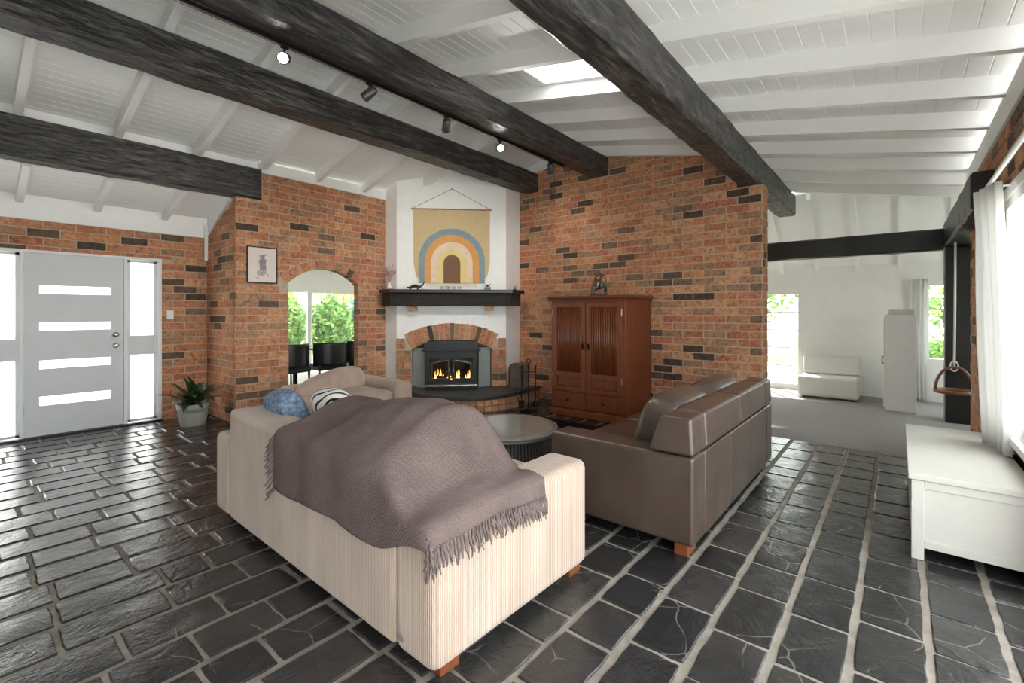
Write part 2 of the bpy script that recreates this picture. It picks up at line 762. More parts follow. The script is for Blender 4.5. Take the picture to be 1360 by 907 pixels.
# --- arch wall, y = YA
AX0, AX1, ASP, ACR = 2.935, 4.0, 1.81, 2.03
acx = (AX0 + AX1) / 2
aw = (AX1 - AX0) / 2
ARad = (aw ** 2 + (ACR - ASP) ** 2) / (2 * (ACR - ASP))
acz = ACR - ARad
RING = .125
XL = 4.49
th_a = math.asin(aw / ARad)
arc = [(acx + ARad * math.sin(t), acz + ARad * math.cos(t)) for t in [-th_a + 2 * th_a * i / 16 for i in range(17)]]
b = MB()
b.prism([(XA, 0), (AX0, 0), (AX0, ASP), (AX0, 2.86), (XA, 2.86)], 0, .12)
b.prism([(AX1, 0), (XL, 0), (XL, 2.86), (AX1, 2.86), (AX1, ASP)], 0, .12)
for p, q in zip(arc, arc[1:]):
    b.prism([p, q, (q[0], 2.86), (p[0], 2.86)], 0, .12)
b.prism([(2.585, 2.86), (XL, 2.86), (XL, 3.22), (2.585, 3.22)], 0, .12)
wa = wall_empty_mesh('wall_arch', b, MORTAR, (0, YA, 0), 0, 'orange brick wall with arched opening to the dining room')


def keep_arch(poly):
    cs = sum(p[0] for p in poly) / len(poly)
    cz = sum(p[1] for p in poly) / len(poly)
    # step where the black beam bears on the wall
    if max(q[1] for q in poly) > 2.86 and min(q[0] for q in poly) < 2.589:
        poly = clip(poly, -1, 0, -2.589) if max(q[0] for q in poly) > 2.61 else clip(poly, 0, 1, 2.856)
        if len(poly) < 3:
            return None
    if cz < ASP + .03 or abs(cs - acx) > aw + RING:
        if min(p[0] for p in poly) < AX1 and max(p[0] for p in poly) > AX0 and min(p[1] for p in poly) < ASP:
            a1, a2 = clip(poly, 1, 0, AX0 - .002), clip(poly, -1, 0, -AX1 - .002)
            poly = max((a1, a2), key=lambda q: area(q) if len(q) > 2 else 0)
            if len(poly) < 3:
                return None
    # cut to the outer edge of the arch ring
    rr = ARad + RING + .006
    dx, dz = cs - acx, cz - acz
    if abs(math.atan2(dx, dz)) < th_a + .12 and math.hypot(dx, dz) < rr + .2 and dz > 0:
        L = math.hypot(dx, dz)
        nx, nz = dx / L, dz / L
        poly = clip(poly, -nx, -nz, -(nx * acx + nz * acz + rr))
        if len(poly) < 3:
            return None
    return poly


brickwork(wa, XA - .006, XL, 0, 3.22, keep_arch, off=.135)
n = 13
for i in range(n):      # ring of bricks over the opening
    t0 = -th_a - .03 + (2 * th_a + .06) * i / n + .006
    t1 = -th_a - .03 + (2 * th_a + .06) * (i + 1) / n - .006
    q = [(acx + r * math.sin(t), acz + r * math.cos(t)) for r, t in ((ARad, t0), (ARad + RING, t0), (ARad + RING, t1), (ARad, t1))]
    q.reverse()
    cx_, cz_ = sum(p[0] for p in q) / 4, sum(p[1] for p in q) / 4
    o = MB().prism([(p[0] - cx_, p[1] - cz_) for p in q], -.008, .122).obj('brick', B_OBJ, wa)
    o.location = (cx_, 0, cz_)
# brick jamb seen inside the opening (facing -x)
XJ = Matrix.Translation((AX1, 0, 0)) @ Matrix.Rotation(-PI / 2, 4, 'Z')
z = 0
while z < ASP - .02:
    o = MB().box(-.006, .02, .004, .118, z + .005, min(z + BH - .005, ASP)).obj('brick', B_OBJ, wa)
    o.location = (AX1 + .002, 0, 0)
    z += BH

# --- big brick wall at the back, x = XW, face towards -x; local s runs towards -y from y = 4.97
YB0, YB1 = 4.97, 1.24
lenB = YB0 - YB1


def ytop(y):
    return min(zr(y), zl(y))


def s2y(s):
    return YB0 - s


poly = [(0, 0), (lenB, 0), (lenB, 2.94), (YB0 - 1.53, 2.94), (YB0 - 1.53, zr(1.53)), (YB0 - YR, zr(YR)), (0, zl(YB0))]
wb = wall_empty_mesh('wall_back', MB().prism(poly, 0, .25), MORTAR, (XW, YB0, 0), -PI / 2, 'tall orange brick feature wall behind the wooden armoire')


def keep_back(poly):
    cs = sum(p[0] for p in poly) / len(poly)
    if cs > YB0 - 1.53:
        q = clip(poly, 0, 1, 2.937)
    else:
        q = poly
    if len(q) < 3:
        return None
    # roof lines: z <= 3.027+.205*(YB0-s) ; z <= 4.8525-.25*(YB0-s)
    q = clip(q, .205, 1, 3.027 + .205 * YB0 - .004)
    if len(q) > 2:
        q = clip(q, -.25, 1, 4.8525 - .25 * YB0 - .004)
    if len(q) < 3:
        return None
    for p0, p1 in zip(q, poly):
        pass
    return poly if len(q) == 4 and all(abs(a[0] - c[0]) + abs(a[1] - c[1]) < 1e-6 for a, c in zip(q, poly)) else q


brickwork(wb, 0, lenB, 0, 3.9, keep_back, off=.06)
XE = Matrix.Translation((lenB, 0, 0)) @ Matrix.Rotation(PI / 2, 4, 'Z')     # free end of the wall, faces -y in the world
brickwork(wb, 0, .25, 0, 2.94, None, limit=60, off=.02, xform=XE, mode='header')

# --- window wall, y = YW, face towards +y ; local s runs towards -x from x = 6.9
XP = 6.9
hole = [(XP - 4.80, XP - 3.45, .62, 2.19), (XP - 3.3, XP + 2.0, .02, 2.35)]
ww = wall_empty_mesh('wall_right', walled(MB(), 0, XP - XB, -.01, 2.74, hole, 0, .14), MORTAR, (XP, YW, 0), PI, 'dark red brick window wall beside the white curtain')
B_DARK = B_OBJ
brickwork(ww, 0, XP - XB, 0, 2.74, rects_clear(hole), limit=120)

# ================================================================== CHIMNEY BREAST
PL, PR = Vector((4.49, 6.08, 0)), Vector((5.714, 4.859, 0))
DG = (PR - PL).normalized()
FC = (PL + PR) / 2                      # centre of the breast at floor
FW = (PR - PL).length
FR = Matrix.Translation(FC) @ Matrix.Rotation(-PI / 4, 4, 'Z')     # local x along the face, -y out into the room
hw = FW / 2
OW, OS, OC = .63, .83, .975             # opening half width, spring, crown
orad = (OW ** 2 + (OC - OS) ** 2) / (2 * (OC - OS))
ocz = OC - orad
oth = math.asin(OW / orad)
oarc = [(orad * math.sin(t), ocz + orad * math.cos(t)) for t in [-oth + 2 * oth * i / 14 for i in range(15)]]
b = MB()
b.prism([(-hw, 0), (-OW, 0), (-OW, OS), (-OW, 4), (-hw, 4)], 0, .15)
b.prism([(OW, 0), (hw, 0), (hw, 4), (OW, 4), (OW, OS)], 0, .15)
for p, q in zip(oarc, oarc[1:]):
    b.prism([p, q, (q[0], 4), (p[0], 4)], 0, .15)
inv = FR.inverted()


def loc2(x, y):
    q = inv @ Vector((x, y, 0))
    return (q.x, q.y)


b.prism([loc2(4.49, 6.60), loc2(4.49, 6.08), loc2(4.60, 6.12), loc2(4.60, 6.60)], 0, 4, 'xy')
b.prism([loc2(5.714, 4.859), loc2(6.22, 4.97), loc2(6.22, 5.1), loc2(5.72, 5.0)], 0, 4, 'xy')
wc = wall_empty_mesh('wall_chimney', b, RENDER, FC, -PI / 4, 'white rendered diagonal chimney breast between the two brick walls')
SOOT = plain('dark_firebox', (30, 29, 28), .9)
fb = MB()
fb.box(-OW - .1, OW + .1, .6, .62, 0, 1.2).box(-OW - .12, -OW - .1, .13, .62, 0, 1.2).box(OW + .1, OW + .12, .13, .62, 0, 1.2).box(-OW - .12, OW + .12, .13, .62, 1.2, 1.22)
fb.obj('firebox', SOOT, wc)

# ================================================================== CEILING
# lining boards, rafters: right slope
CEIL_X1 = 8.72


def slope_boards(parent, ya, yb, zf, slope, width, x0, x1, hole=None):
    L = math.hypot(1, slope)
    n = max(1, round(abs(yb - ya) * L / width))
    ang = math.atan(slope)
    for i in range(n):
        y_a = ya + (yb - ya) * i / n
        y_b = ya + (yb - ya) * (i + 1) / n
        yc = (y_a + y_b) / 2
        w = abs(y_b - y_a) * L
        segs = [(x0, x1)]
        if hole and hole[2] < yc < hole[3]:
            segs = [(x0, hole[0]), (hole[1], x1)]
        for a, c in segs:
            key = (round(w, 4), round(c - a, 3))
            me = BOARDS.get(key)
            if me is None:
                h = w / 2
                pf = [(-h, .0035), (-h + .006, 0), (h - .006, 0), (h, .0035), (h, .018), (-h, .018)]
                me = MB().prism(pf, -(c - a) / 2, (c - a) / 2, 'yz').mesh('lining_board')
                me.materials.append(BOARD)
                BOARDS[key] = me
            o = bpy.data.objects.new('lining_board', me)
            COL.objects.link(o)
            o.parent = parent
            o.location = ((a + c) / 2, yc, zf(yc))
            o.rotation_euler = (ang, 0, 0)


BOARDS = {}
SKY = (3.40, 3.86, 1.62, 2.78)


def roof_sheet(name, pts, label):
    """thin sheet over the boards; pts is list of quads"""
    b = MB()
    for q in pts:
        b.add(list(q) + [(x, y, z + .05) for x, y, z in q], [(0, 1, 2, 3), (7, 6, 5, 4), (0, 4, 5, 1), (1, 5, 6, 2), (2, 6, 7, 3), (3, 7, 4, 0)])
    return struct(b.obj(name, WHITE), label, 'ceiling')


def zrb(y):
    return zr(y) + RD


def zlb(y):
    return zl(y) + RD


def quad(x0, x1, ya, yb, zf, d=.018):
    return [(x0, ya, zf(ya) + d), (x1, ya, zf(ya) + d), (x1, yb, zf(yb) + d), (x0, yb, zf(yb) + d)]


YE = YW - .14
cr = roof_sheet('ceiling', [quad(XB, SKY[0], YE, YR, zrb), quad(SKY[1], CEIL_X1 + .1, YE, YR, zrb), quad(SKY[0], SKY[1], YE, SKY[2], zrb), quad(SKY[0], SKY[1], SKY[3], YR, zrb)],
                'white boarded ceiling slope with skylight over the sofas')
slope_boards(cr, YE, YR, zrb, .205, .128, XB, CEIL_X1, SKY)
cl = roof_sheet('ceiling', [quad(XB, XW + .3, YR, YA + .14, zlb)], 'white boarded ceiling slope on the chimney side of the ridge')
slope_boards(cl, YR, YA + .14, zlb, -.25, .095, XB, XW + .3)


def zf_(y):
    return 2.60 + .3 * (YD - y)


cf = roof_sheet('ceiling', [quad(XB, XA + .1, YA + .2, YD + .12, lambda y: zf_(y) + .1)], 'low white boarded ceiling over the front door entry')
slope_boards(cf, YA + .2, YD + .12, lambda y: zf_(y) + .1, -.3, .1, XB, XA + .1)


def rafter(parent, x, ya, yb, zf, depth, w=.065):
    """rectangular rafter following the slope at this x"""
    b = MB()
    h = w / 2
    vs = []
    for yy in (ya, yb):
        for dx in (-h, h):
            vs += [(x + dx, yy, zf(yy)), (x + dx, yy, zf(yy) + depth)]
    b.add(vs, [(0, 1, 3, 2), (4, 6, 7, 5), (0, 4, 5, 1), (2, 3, 7, 6), (0, 2, 6, 4), (1, 5, 7, 3)])
    return b.obj('rafter', WHITE, parent)


x = .24 - .74 * 3
while x < CEIL_X1:
    rafter(cr, x, YE + .12, YR, zr, RD)
    x += .741
x = .42 - .74 * 3
while x < XW - .9:
    rafter(cl, x, YR, YA + .02, zl, RD)
    x += .735
rafter(cl, 6.168, YR, 5.2, zl, RD)
for x in (-.85, -.18, .48, 1.12, 1.79):
    rafter(cf, x, YA + .22, YD, zf_, .1)
# plates on top of the walls
MB().box(2.585, XL, YA - .012, YA + .1, 3.22, 3.36).obj('wall_plate', WHITE, cl)
MB().box(XB, XA - .002, YD - .015, YD + .1, 2.43, 2.70).obj('wall_plate', WHITE, cf)
MB().box(XB, 6.9, YW - .1, YW + .02, 2.74, 2.93).obj('wall_plate', WHITE, cr)
MB().prism([(YA + .2, 2.86), (YD + .1, 2.44), (YD + .1, 3.1), (YA + .2, 3.4)], XA + .004, XA + .1, 'yz').obj('side_panel', WHITE, cf)
MB().box(XA - .045, XA - .004, YD - .05, YD - .016, 2.12, 2.6).obj('cover_strip', WHITE, cf)
MB().box(XB, 2.6, YA + .1, YA + .2, 3.0, 3.5).obj('bulkhead', WHITE, cf)
# skylight shaft and diffuser
sk = thing('skylight', 'bright rectangular skylight panel between two white rafters', 'skylight', (0, 0, 0))
zt = zrb(SKY[2]) + .3
b = MB()
for (a, c, d, e) in ((SKY[0] - .02, SKY[0], SKY[2], SKY[3]), (SKY[1], SKY[1] + .02, SKY[2], SKY[3])):
    b.prism([(d, zrb(d) + .002), (e, zrb(e) + .002), (e, zrb(e) + .3), (d, zrb(d) + .3)], a, c, 'yz')
for d in (SKY[2] - .02, SKY[3]):
    b.box(SKY[0], SKY[1], d, d + .02, zrb(d) + .0, zrb(d) + .3)
b.obj('shaft', WHITE, sk)
q = quad(SKY[0], SKY[1], SKY[2], SKY[3], zrb, -.002)
b = MB().add(q + [(x, y, z + .008) for x, y, z in q], [(0, 1, 2, 3), (7, 6, 5, 4), (0, 4, 5, 1), (1, 5, 6, 2), (2, 6, 7, 3), (3, 7, 4, 0)])
b.obj('diffuser', FROST, sk)

# ================================================================== BLACK BEAMS


def beam(label, x0, x1, y0, y1, z0, z1, group=None, seed=0, cham=.018, mat=None):
    """hand-hewn beam along x: chamfered section with slightly uneven faces"""
    rn = random.Random(seed)
    n = max(6, int((x1 - x0) / .16))
    sec = [(y0 + cham, z0), (y1 - cham, z0), (y1, z0 + cham), (y1, z1 - cham), (y1 - cham, z1), (y0 + cham, z1), (y0, z1 - cham), (y0, z0 + cham)]
    b = MB()
    vs, fs = [], []
    for i in range(n + 1):
        x = x0 + (x1 - x0) * i / n
        for (yy, zz) in sec:
            j = .006 if 0 < i < n else 0
            top = zz > (z0 + z1) / 2
            vs.append((x, yy + rn.uniform(-j, j), zz + rn.uniform(-j, j) * (0 if top else 1)))
    for i in range(n):
        for k in range(8):
            fs.append((i * 8 + k, i * 8 + (k + 1) % 8, (i + 1) * 8 + (k + 1) % 8, (i + 1) * 8 + k))
    fs += [tuple(range(7, -1, -1)), tuple(n * 8 + k for k in range(8))]
    o = b.add(vs, fs).obj('ceiling_beam', mat or BEAM)
    return tag(o, label, 'beam', group)


beam('black timber beam over the entry, its end set into the arch wall', XB, 2.582, YA - .01, YA + .21, 2.865, 3.262, seed=1)
beam('black timber beam crossing in front of the chimney breast', XB, XW - .002, 4.57, 4.85, 3.395, 3.695, seed=2)
beam('black timber beam carrying the track lights', XB, XW - .002, 3.29, 3.56, 3.425, zr(3.29) - .004, seed=3)
beam('long hewn black beam resting on the free end of the brick wall', XB, 8.6, 1.25, 1.515, 2.945, zr(1.25) - .003, seed=4, cham=.03)
beam('black beam along the window wall between pier and post', 5.35, 8.30, -.74, -.46, 2.24, 2.55, seed=5, mat=BEAMD)
b = MB()
cross = beam('black crossbeam spanning the entrance of the carpeted far room', 0, 3.5, -.1, .1, 2.20, 2.475, seed=6, mat=BEAMD)
cross.location = (8.18, -.455, 0)
cross.rotation_euler = (0, 0, PI / 2)
po = MB().box(8.06, 8.32, -.735, -.465, 0, 2.237)
po = tag(po.obj('timber_post', BEAMD, bevel=.02), 'thick square black timber post at the edge of the carpet', 'post')

# ================================================================== FAR ROOM
CARPET = plain('grey_carpet', (156, 154, 152), .95, spec=.1, var=.14, vscale=60, bscale=400, bstr=.5)
cp = MB().box(5.93, XF, -1.8, 1.24, -.12, .004).box(XW + .25, XF, 1.24, 3.6, -.12, .004)
struct(cp.obj('floor', CARPET), 'grey carpet of the far room', 'floor')
# end wall with two windows: local s towards -y from y=3.6, face to -x
hole = [(3.6 - 2.35, 3.6 - 1.33, .06, 1.78), (3.6 + .33, 3.6 + 1.2, .63, 1.87)]
wf = wall_empty_mesh('wall_far', walled(MB(), 0, 5.4, 0, 2.3, hole, 0, .12), WHITE, (XF, 3.6, 0), -PI / 2, 'white end wall of the carpeted far room')
we = MB()
walled(we, 6.9, XF, 0, 3.0, [(7.5, 8.6, 1.0, 1.8)], -1.8, -1.68)  # opening out of view, added to let daylight into the far room
struct(we.obj('wall_side', WHITE), 'white side wall of the far room behind the post', 'wall')
wx = MB()
walled(wx, XW + .25, XF, 0, 3.9, [(7.3, 8.6, .9, 1.8)], 3.5, 3.6)  # unseen opening put in this wall to brighten the far room
struct(wx.obj('wall_inner', WHITE), 'white wall of the far room behind the brick wall', 'wall')
ce = MB().box(6.76, 6.9, -1.8, YW - .14, 0, 2.74)
struct(ce.obj('wall_nook', WHITE), 'white wall closing the nook beside the post', 'wall')


def zh(x):
    return 2.10 + .93 * (XF - x)


b = MB()
xs_, xe_ = CEIL_X1 - .12, XF + .1
pts = [(xs_, -1.8, zh(xs_) + .1), (xe_, -1.8, zh(xe_) + .1), (xe_, 3.6, zh(xe_) + .1), (xs_, 3.6, zh(xs_) + .1)]
b.add(pts + [(x, y, z + .05) for x, y, z in pts], [(0, 1, 2, 3), (7, 6, 5, 4), (0, 4, 5, 1), (1, 5, 6, 2), (2, 6, 7, 3), (3, 7, 4, 0)])
ch = struct(b.obj('ceiling', WHITE), 'steep white end slope of the far room ceiling', 'ceiling')
for yy in (-1.15, -.6, -.03, .52, 1.08, 1.63, 2.2, 2.8):
    h = .03
    b = MB()
    vs = []
    for xx in (xs_, XF):
        for dy in (-h, h):
            vs += [(xx, yy + dy, zh(xx)), (xx, yy + dy, zh(xx) + .11)]
    b.add(vs, [(0, 1, 3, 2), (4, 6, 7, 5), (0, 4, 5, 1), (2, 3, 7, 6), (0, 2, 6, 4), (1, 5, 7, 3)]).obj('rafter', WHITE, ch)
b = MB().prism([(-1.8, zrb(-1.8) + .02), (3.6, zrb(3.6) + .02), (3.6, 4.3), (-1.8, 4.3)], CEIL_X1 + .0, CEIL_X1 + .04, 'yz')
b.obj('bulkhead', WHITE, ch)
q = quad(6.9, CEIL_X1, -1.8, YE, zrb)
struct(roof_sheet('ceiling', [q], 'white ceiling over the nook behind the post'), 'white ceiling over the nook behind the post', 'ceiling')


def window(name, label, x0, x1, z0, z1, nx, nz, loc, rz, fw=.05, bar=.022, depth=.09, mat=None):
    w = thing(name, label, 'window', loc, rz)
    w['kind'] = 'structure'
    m = mat or WHITE
    MB().box(x0, x1, -.01, depth, z0, z0 + fw).box(x0, x1, -.01, depth, z1 - fw, z1).box(x0, x0 + fw, -.01, depth, z0 + fw, z1 - fw).box(x1 - fw, x1, -.01, depth, z0 + fw, z1 - fw).obj('window_frame', m, w)
    W, Hh = x1 - x0 - 2 * fw, z1 - z0 - 2 * fw
    for i in range(1, nx):
        c = x0 + fw + W * i / nx
        MB().box(c - bar / 2, c + bar / 2, .02, .06, z0 + fw, z1 - fw).obj('glazing_bar', m, w)
    for k in range(1, nz):
        c = z0 + fw + Hh * k / nz
        MB().box(x0 + fw, x1 - fw, .025, .055, c - bar / 2, c + bar / 2).obj('glazing_bar', m, w)
    for i in range(nx):
        for k in range(nz):
            MB().box(x0 + fw + W * i / nx, x0 + fw + W * (i + 1) / nx, .038, .042, z0 + fw + Hh * k / nz, z0 + fw + Hh * (k + 1) / nz).obj('pane', GLASS, w)
    return w


window('window_1', 'tall white garden door with small panes in the far room', 3.6 - 2.35, 3.6 - 1.33, .06, 1.78, 3, 5, (XF, 3.6, 0), -PI / 2)
window('window_2', 'white small-paned window behind the black post', 3.6 + .33, 3.6 + 1.2, .63, 1.87, 3, 3, (XF, 3.6, 0), -PI / 2)
window('window_3', 'large white framed picture window beside the curtain', XP - 4.80, XP - 3.45, .62, 2.19, 1, 1, (XP, YW, 0), PI, fw=.07, bar=.06)
window('window_4', 'tall white framed glass doors, unseen, added for daylight next to the picture window', XP - 3.3, XP + 2.0, .02, 2.35, 4, 1, (XP, YW, 0), PI, fw=.07, bar=.06)  # doors out of view, added so more daylight reaches the ceiling
b = MB().box(XP - 4.86, XP - 3.4, -.06, 0, .575, .62).box(XP - 4.86, XP - 3.4, -.02, 0, 2.19, 2.26)
b.box(XP - 4.86, XP - 4.80, -.02, 0, .62, 2.19).box(XP - 3.45, XP - 3.4, -.02, 0, .62, 2.19)
struct(b.obj('trim_1', WHITE), 'white sill and architrave around the picture window', 'trim').location = (XP, YW, 0)
bpy.data.objects['trim_1'].rotation_euler = (0, 0, PI)

# ================================================================== DINING ROOM BEHIND THE ARCH
YG = 11.0
TIMBER_FLOOR = wood('pale_floor', (128, 122, 116), .8, .4, (2, 12, 2))
df = MB().box(XA + .12, 9.5, YA + .12, YG, -.12, .0)
struct(df.obj('floor', TIMBER_FLOOR), 'floor of the dining room beyond the arch', 'floor')
hole = [(3.4, 8.6, .0, 2.0)]
wd = MB()
walled(wd, XA + .1, 9.5, 0, 2.75, hole, 0, .12)
o = struct(wd.obj('wall_dining', WHITE), 'white garden wall of the dining room', 'wall')
o.location = (0, YG, 0)
struct(MB().box(9.5, 9.6, YA + .12, YG + .1, 0, 3.2).obj('wall_dining', WHITE), 'white side wall of the dining room', 'wall')
struct(MB().box(XA + .14, XA + .24, YA + .13, YG, 0, 3.2).obj('wall_dining', WHITE), 'white dining room wall next to the entry', 'wall')
struct(MB().box(4.62, 9.5, YA + .22, YA + .28, 0, 3.2).obj('wall_dining', WHITE), 'white dining room wall behind the chimney', 'wall')


def zd(y):
    return 2.36 + .09 * (YG - y)


b = MB()
q = [(XA + .1, YA + .12, zd(YA) + .12), (9.6, YA + .12, zd(YA) + .12), (9.6, YG + .15, zd(YG + .15) + .12), (XA + .1, YG + .15, zd(YG + .15) + .12)]
b.add(q + [(x, y, z + .05) for x, y, z in q], [(0, 1, 2, 3), (7, 6, 5, 4), (0, 4, 5, 1), (1, 5, 6, 2), (2, 6, 7, 3), (3, 7, 4, 0)])
cd = struct(b.obj('ceiling', WHITE), 'white rafter ceiling of the dining room', 'ceiling')
x = 3.3
while x < 9.3:
    rafter(cd, x, YA + .14, YG, zd, .12, .08)
    x += .95
# sliding glass doors
sd = thing('window_5', 'white sliding glass doors from dining room to garden', 'window', (0, YG, 0))
sd['kind'] = 'structure'
MB().box(3.4, 8.6, -.02, .1, 1.94, 2.0).box(3.4, 8.6, -.02, .1, 0, .04).box(3.4, 3.46, -.02, .1, .04, 1.94).box(8.54, 8.6, -.02, .1, .04, 1.94).obj('door_frame', WHITE, sd)
for a, c, yy in ((3.46, 5.66, .05), (5.52, 7.2, .01), (7.1, 8.54, .05)):
    MB().box(a, a + .1, yy, yy + .03, .04, 1.94).box(c - .1, c, yy, yy + .03, .04, 1.94).box(a + .1, c - .1, yy, yy + .03, .04, .1).box(a + .1, c - .1, yy, yy + .03, 1.88, 1.94).obj('sliding_frame', WHITE, sd)
    MB().box(a + .1, c - .1, yy + .012, yy + .018, .1, 1.88).obj('pane', GLASS, sd)

# ================================================================== OUTSIDE
LAWN = plain('lawn', (128, 140, 98), .95, spec=.1, var=.35, vscale=3, bscale=80, bstr=.6)
g = MB().box(-6, 34, YG + .12, 40, -.2, -.06).box(XF + .12, 34, -14, YG + .12, -.2, -.06)
struct(g.obj('lawn', LAWN), 'sunlit green lawn outside the garden windows', 'lawn')
PAVE = plain('patio', (214, 210, 200), .9, var=.1)
struct(MB().box(2, 10, YG + .12, YG + 2.2, -.06, -.02).obj('patio', PAVE), 'pale concrete patio outside the sliding doors', 'patio')


def leaf_mat(name, c1, c2):
    t = NT(name).set(.6, spec=.3)
    rnd_ = t.n('ShaderNodeNewGeometry').outputs['Random Per Island']
    col = t.ramp(rnd_, [(0, c1), (1, c2)])
    t.base(col)
    tr = t.n('ShaderNodeBsdfTranslucent')
    t.l(col, tr.inputs[0])
    mx = t.n('ShaderNodeMixShader')
    mx.inputs[0].default_value = .4
    t.l(t.b.outputs[0], mx.inputs[1])
    t.l(tr.outputs[0], mx.inputs[2])
    t.l(mx.outputs[0], t.out.inputs[0])
    return t.m


BARK = plain('bark', (82, 68, 54), .9, var=.3, bscale=30, bstr=.6)
LEAFS = [leaf_mat('leaf_green', (70, 110, 66), (150, 180, 100)), leaf_mat('leaf_blue_green', (64, 100, 96), (120, 160, 140)), leaf_mat('leaf_lime', (150, 180, 90), (214, 224, 150))]


def shrub(name, label, cat, loc, rx, rz_, kind, n, leaf=.09, stem=.0, seed=1, group=None):
    rn = random.Random(seed)
    t = thing(name, label, cat, loc, 0, group)
    b = MB()
    for i in range(n):
        while True:
            p = Vector((rn.uniform(-1, 1), rn.uniform(-1, 1), rn.uniform(-1, 1)))
            if .35 < p.length < 1:
                break
        k = 1 + .18 * math.sin(p.x * 7 + seed) * math.cos(p.y * 6 + p.z * 5)
        c = Vector((p.x * rx * k, p.y * rx * k, stem + rz_ + p.z * rz_ * k))
        if c.z < .02:
            continue
        d = Vector((rn.uniform(-1, 1), rn.uniform(-1, 1), rn.uniform(-.3, 1))).normalized()
        e = d.cross(Vector((rn.uniform(-1, 1), rn.uniform(-1, 1), rn.uniform(-1, 1)))).normalized()
        s = leaf * rn.uniform(.6, 1.3)
        b.add([c - d * s, c + e * s * .4, c + d * s, c - e * s * .4], [(0, 1, 2, 3)])
    o = b.obj('foliage', LEAFS[kind], t, fix=False)
    o['kind'] = 'stuff'
    st = MB()
    for i in range(4):
        a = rn.uniform(0, 6.28)
        st.tube([(0, 0, -.1), (math.cos(a) * rx * .2, math.sin(a) * rx * .2, stem * .6 + rz_ * .4), (math.cos(a) * rx * .5, math.sin(a) * rx * .5, stem + rz_)], [.05 + stem * .03, .035, .01], 6)
    st.obj('stem', BARK, t)
    return t


for i, (x, y, r_, h_, k) in enumerate(((5.6, 15.6, .85, .95, 1), (7.45, 16.4, .85, 1.0, 0), (9.3, 16.8, .85, 1.05, 0), (11.2, 17.2, .9, 1.1, 1))):
    shrub('garden_shrub', ['blue-green rounded shrub', 'mid green rounded shrub', 'dark green hedge shrub', 'broad blue-green hedge shrub'][i] + ' on the lawn beyond the sliding doors', 'shrub', (x, y, -.06), r_, h_, k, 2600, .12, 0, i + 3, 'shrubs beyond the dining room')
for i, (x, y, r_, h_, s_) in enumerate(((8.2, 21, 2.0, 2.0, 1.0), (13.2, 22, 2.2, 2.3, 1.2))):
    shrub('garden_tree', ['pale lime tree above the hedge beyond the sliding doors', 'larger pale lime tree behind the broad hedge shrub'][i], 'tree', (x, y, -.06), r_, h_, 2, 3000, .16, s_, i + 20, 'trees beyond the dining room')
shrub('garden_tree', 'leafy green tree on the lawn outside the far garden door', 'tree', (18.5, 4.6, -.06), 2.0, 1.7, 0, 2600, .15, 1.0, 31)
shrub('garden_shrub', 'low dark green bush outside the window behind the post', 'shrub', (12.0, -.75, -.06), .55, .52, 0, 1500, .07, 0, 33)
shrub('garden_tree', 'thin young tree outside the window behind the post', 'tree', (13.5, -.9, -.06), .7, .5, 0, 420, .1, 1.1, 35)

# ================================================================== FRONT DOOR SET
DGREY = plain('door_grey_paint', (206, 208, 209), .45, var=.02)
FRAMEW = plain('frame_paint', (222, 223, 223), .45, var=.02)
CHROME = plain('satin_chrome', (190, 190, 188), .25, metal=1, var=.05)
DARKM = plain('dark_metal', (40, 40, 42), .4, metal=.8)
ds = thing('door_1', 'pale grey front door with four slim glass slots', 'door', (0, YD, 0))
ds['kind'] = 'structure'
X0, X1 = .513, 1.371
slots = [(1.612, 1.705), (1.198, 1.290), (.765, .860), (.352, .456)]
b = MB()
walled(b, X0, X1, .02, 2.065, [(.635, 1.252, a, c) for a, c in slots], -.01, .035)
b.obj('door_slab', DGREY, ds)
for a, c in slots:
    MB().box(.635, 1.252, .008, .016, a, c).obj('pane', FROST, ds)
for z in (1.85, 1.05, .25):
    MB().tube([(X0 - .008, -.016, z), (X0 - .008, -.016, z + .11)], .009, 8).obj('hinge', DARKM, ds)
for z in (1.13, 1.0):
    h = MB().lathe([(.034, 0), (.034, .012), (.026, .018), (.012, .02), (.012, .04), (.026, .045), (.026, .06), (.012, .065)], 16)
    h.v = [(x, -z2, y) for x, y, z2 in h.v]
    o = h.obj('door_handle' if z > 1.1 else 'lock', CHROME, ds, smooth=True)
    o.location = (1.295, -.01, z)


def sidelight(name, label, x0, x1):
    s = thing(name, label, 'window', (0, YD, 0))
    s['kind'] = 'structure'
    MB().box(x0, x1, 0, .04, .867, 1.11).box(x0, x0 + .03, -.005, .045, .03, 2.06).box(x1 - .03, x1, -.005, .045, .03, 2.06).box(x0, x1, -.005, .045, .03, .06).box(x0, x1, -.005, .045, 2.03, 2.06).obj('sidelight_frame', DGREY, s)
    MB().box(x0 + .03, x1 - .03, .015, .022, 1.11, 2.03).obj('pane', FROST, s)
    MB().box(x0 + .03, x1 - .03, .015, .022, .06, .867).obj('pane', FROST, s)


sidelight('window_6', 'frosted sidelight on the handle side of the front door', 1.405, 1.705)
sidelight('window_7', 'frosted sidelight on the hinge side of the front door', -.155, .48)
b = MB().box(-.2, 1.755, -.03, .08, 2.065, 2.095).box(-.2, -.155, -.03, .08, 0, 2.065).box(1.71, 1.755, -.03, .08, 0, 2.065).box(.48, .512, -.03, .06, 0, 2.065).box(1.372, 1.405, -.03, .06, 0, 2.065)
o = struct(b.obj('trim_2', FRAMEW), 'pale painted frame around the front door and sidelights', 'trim')
o.location = (0, YD, 0)
o = struct(MB().box(-.2, 1.755, -.07, .06, -.01, .018).obj('trim_3', DARKM), 'black threshold strip under the front door', 'trim')
o.location = (0, YD, 0)

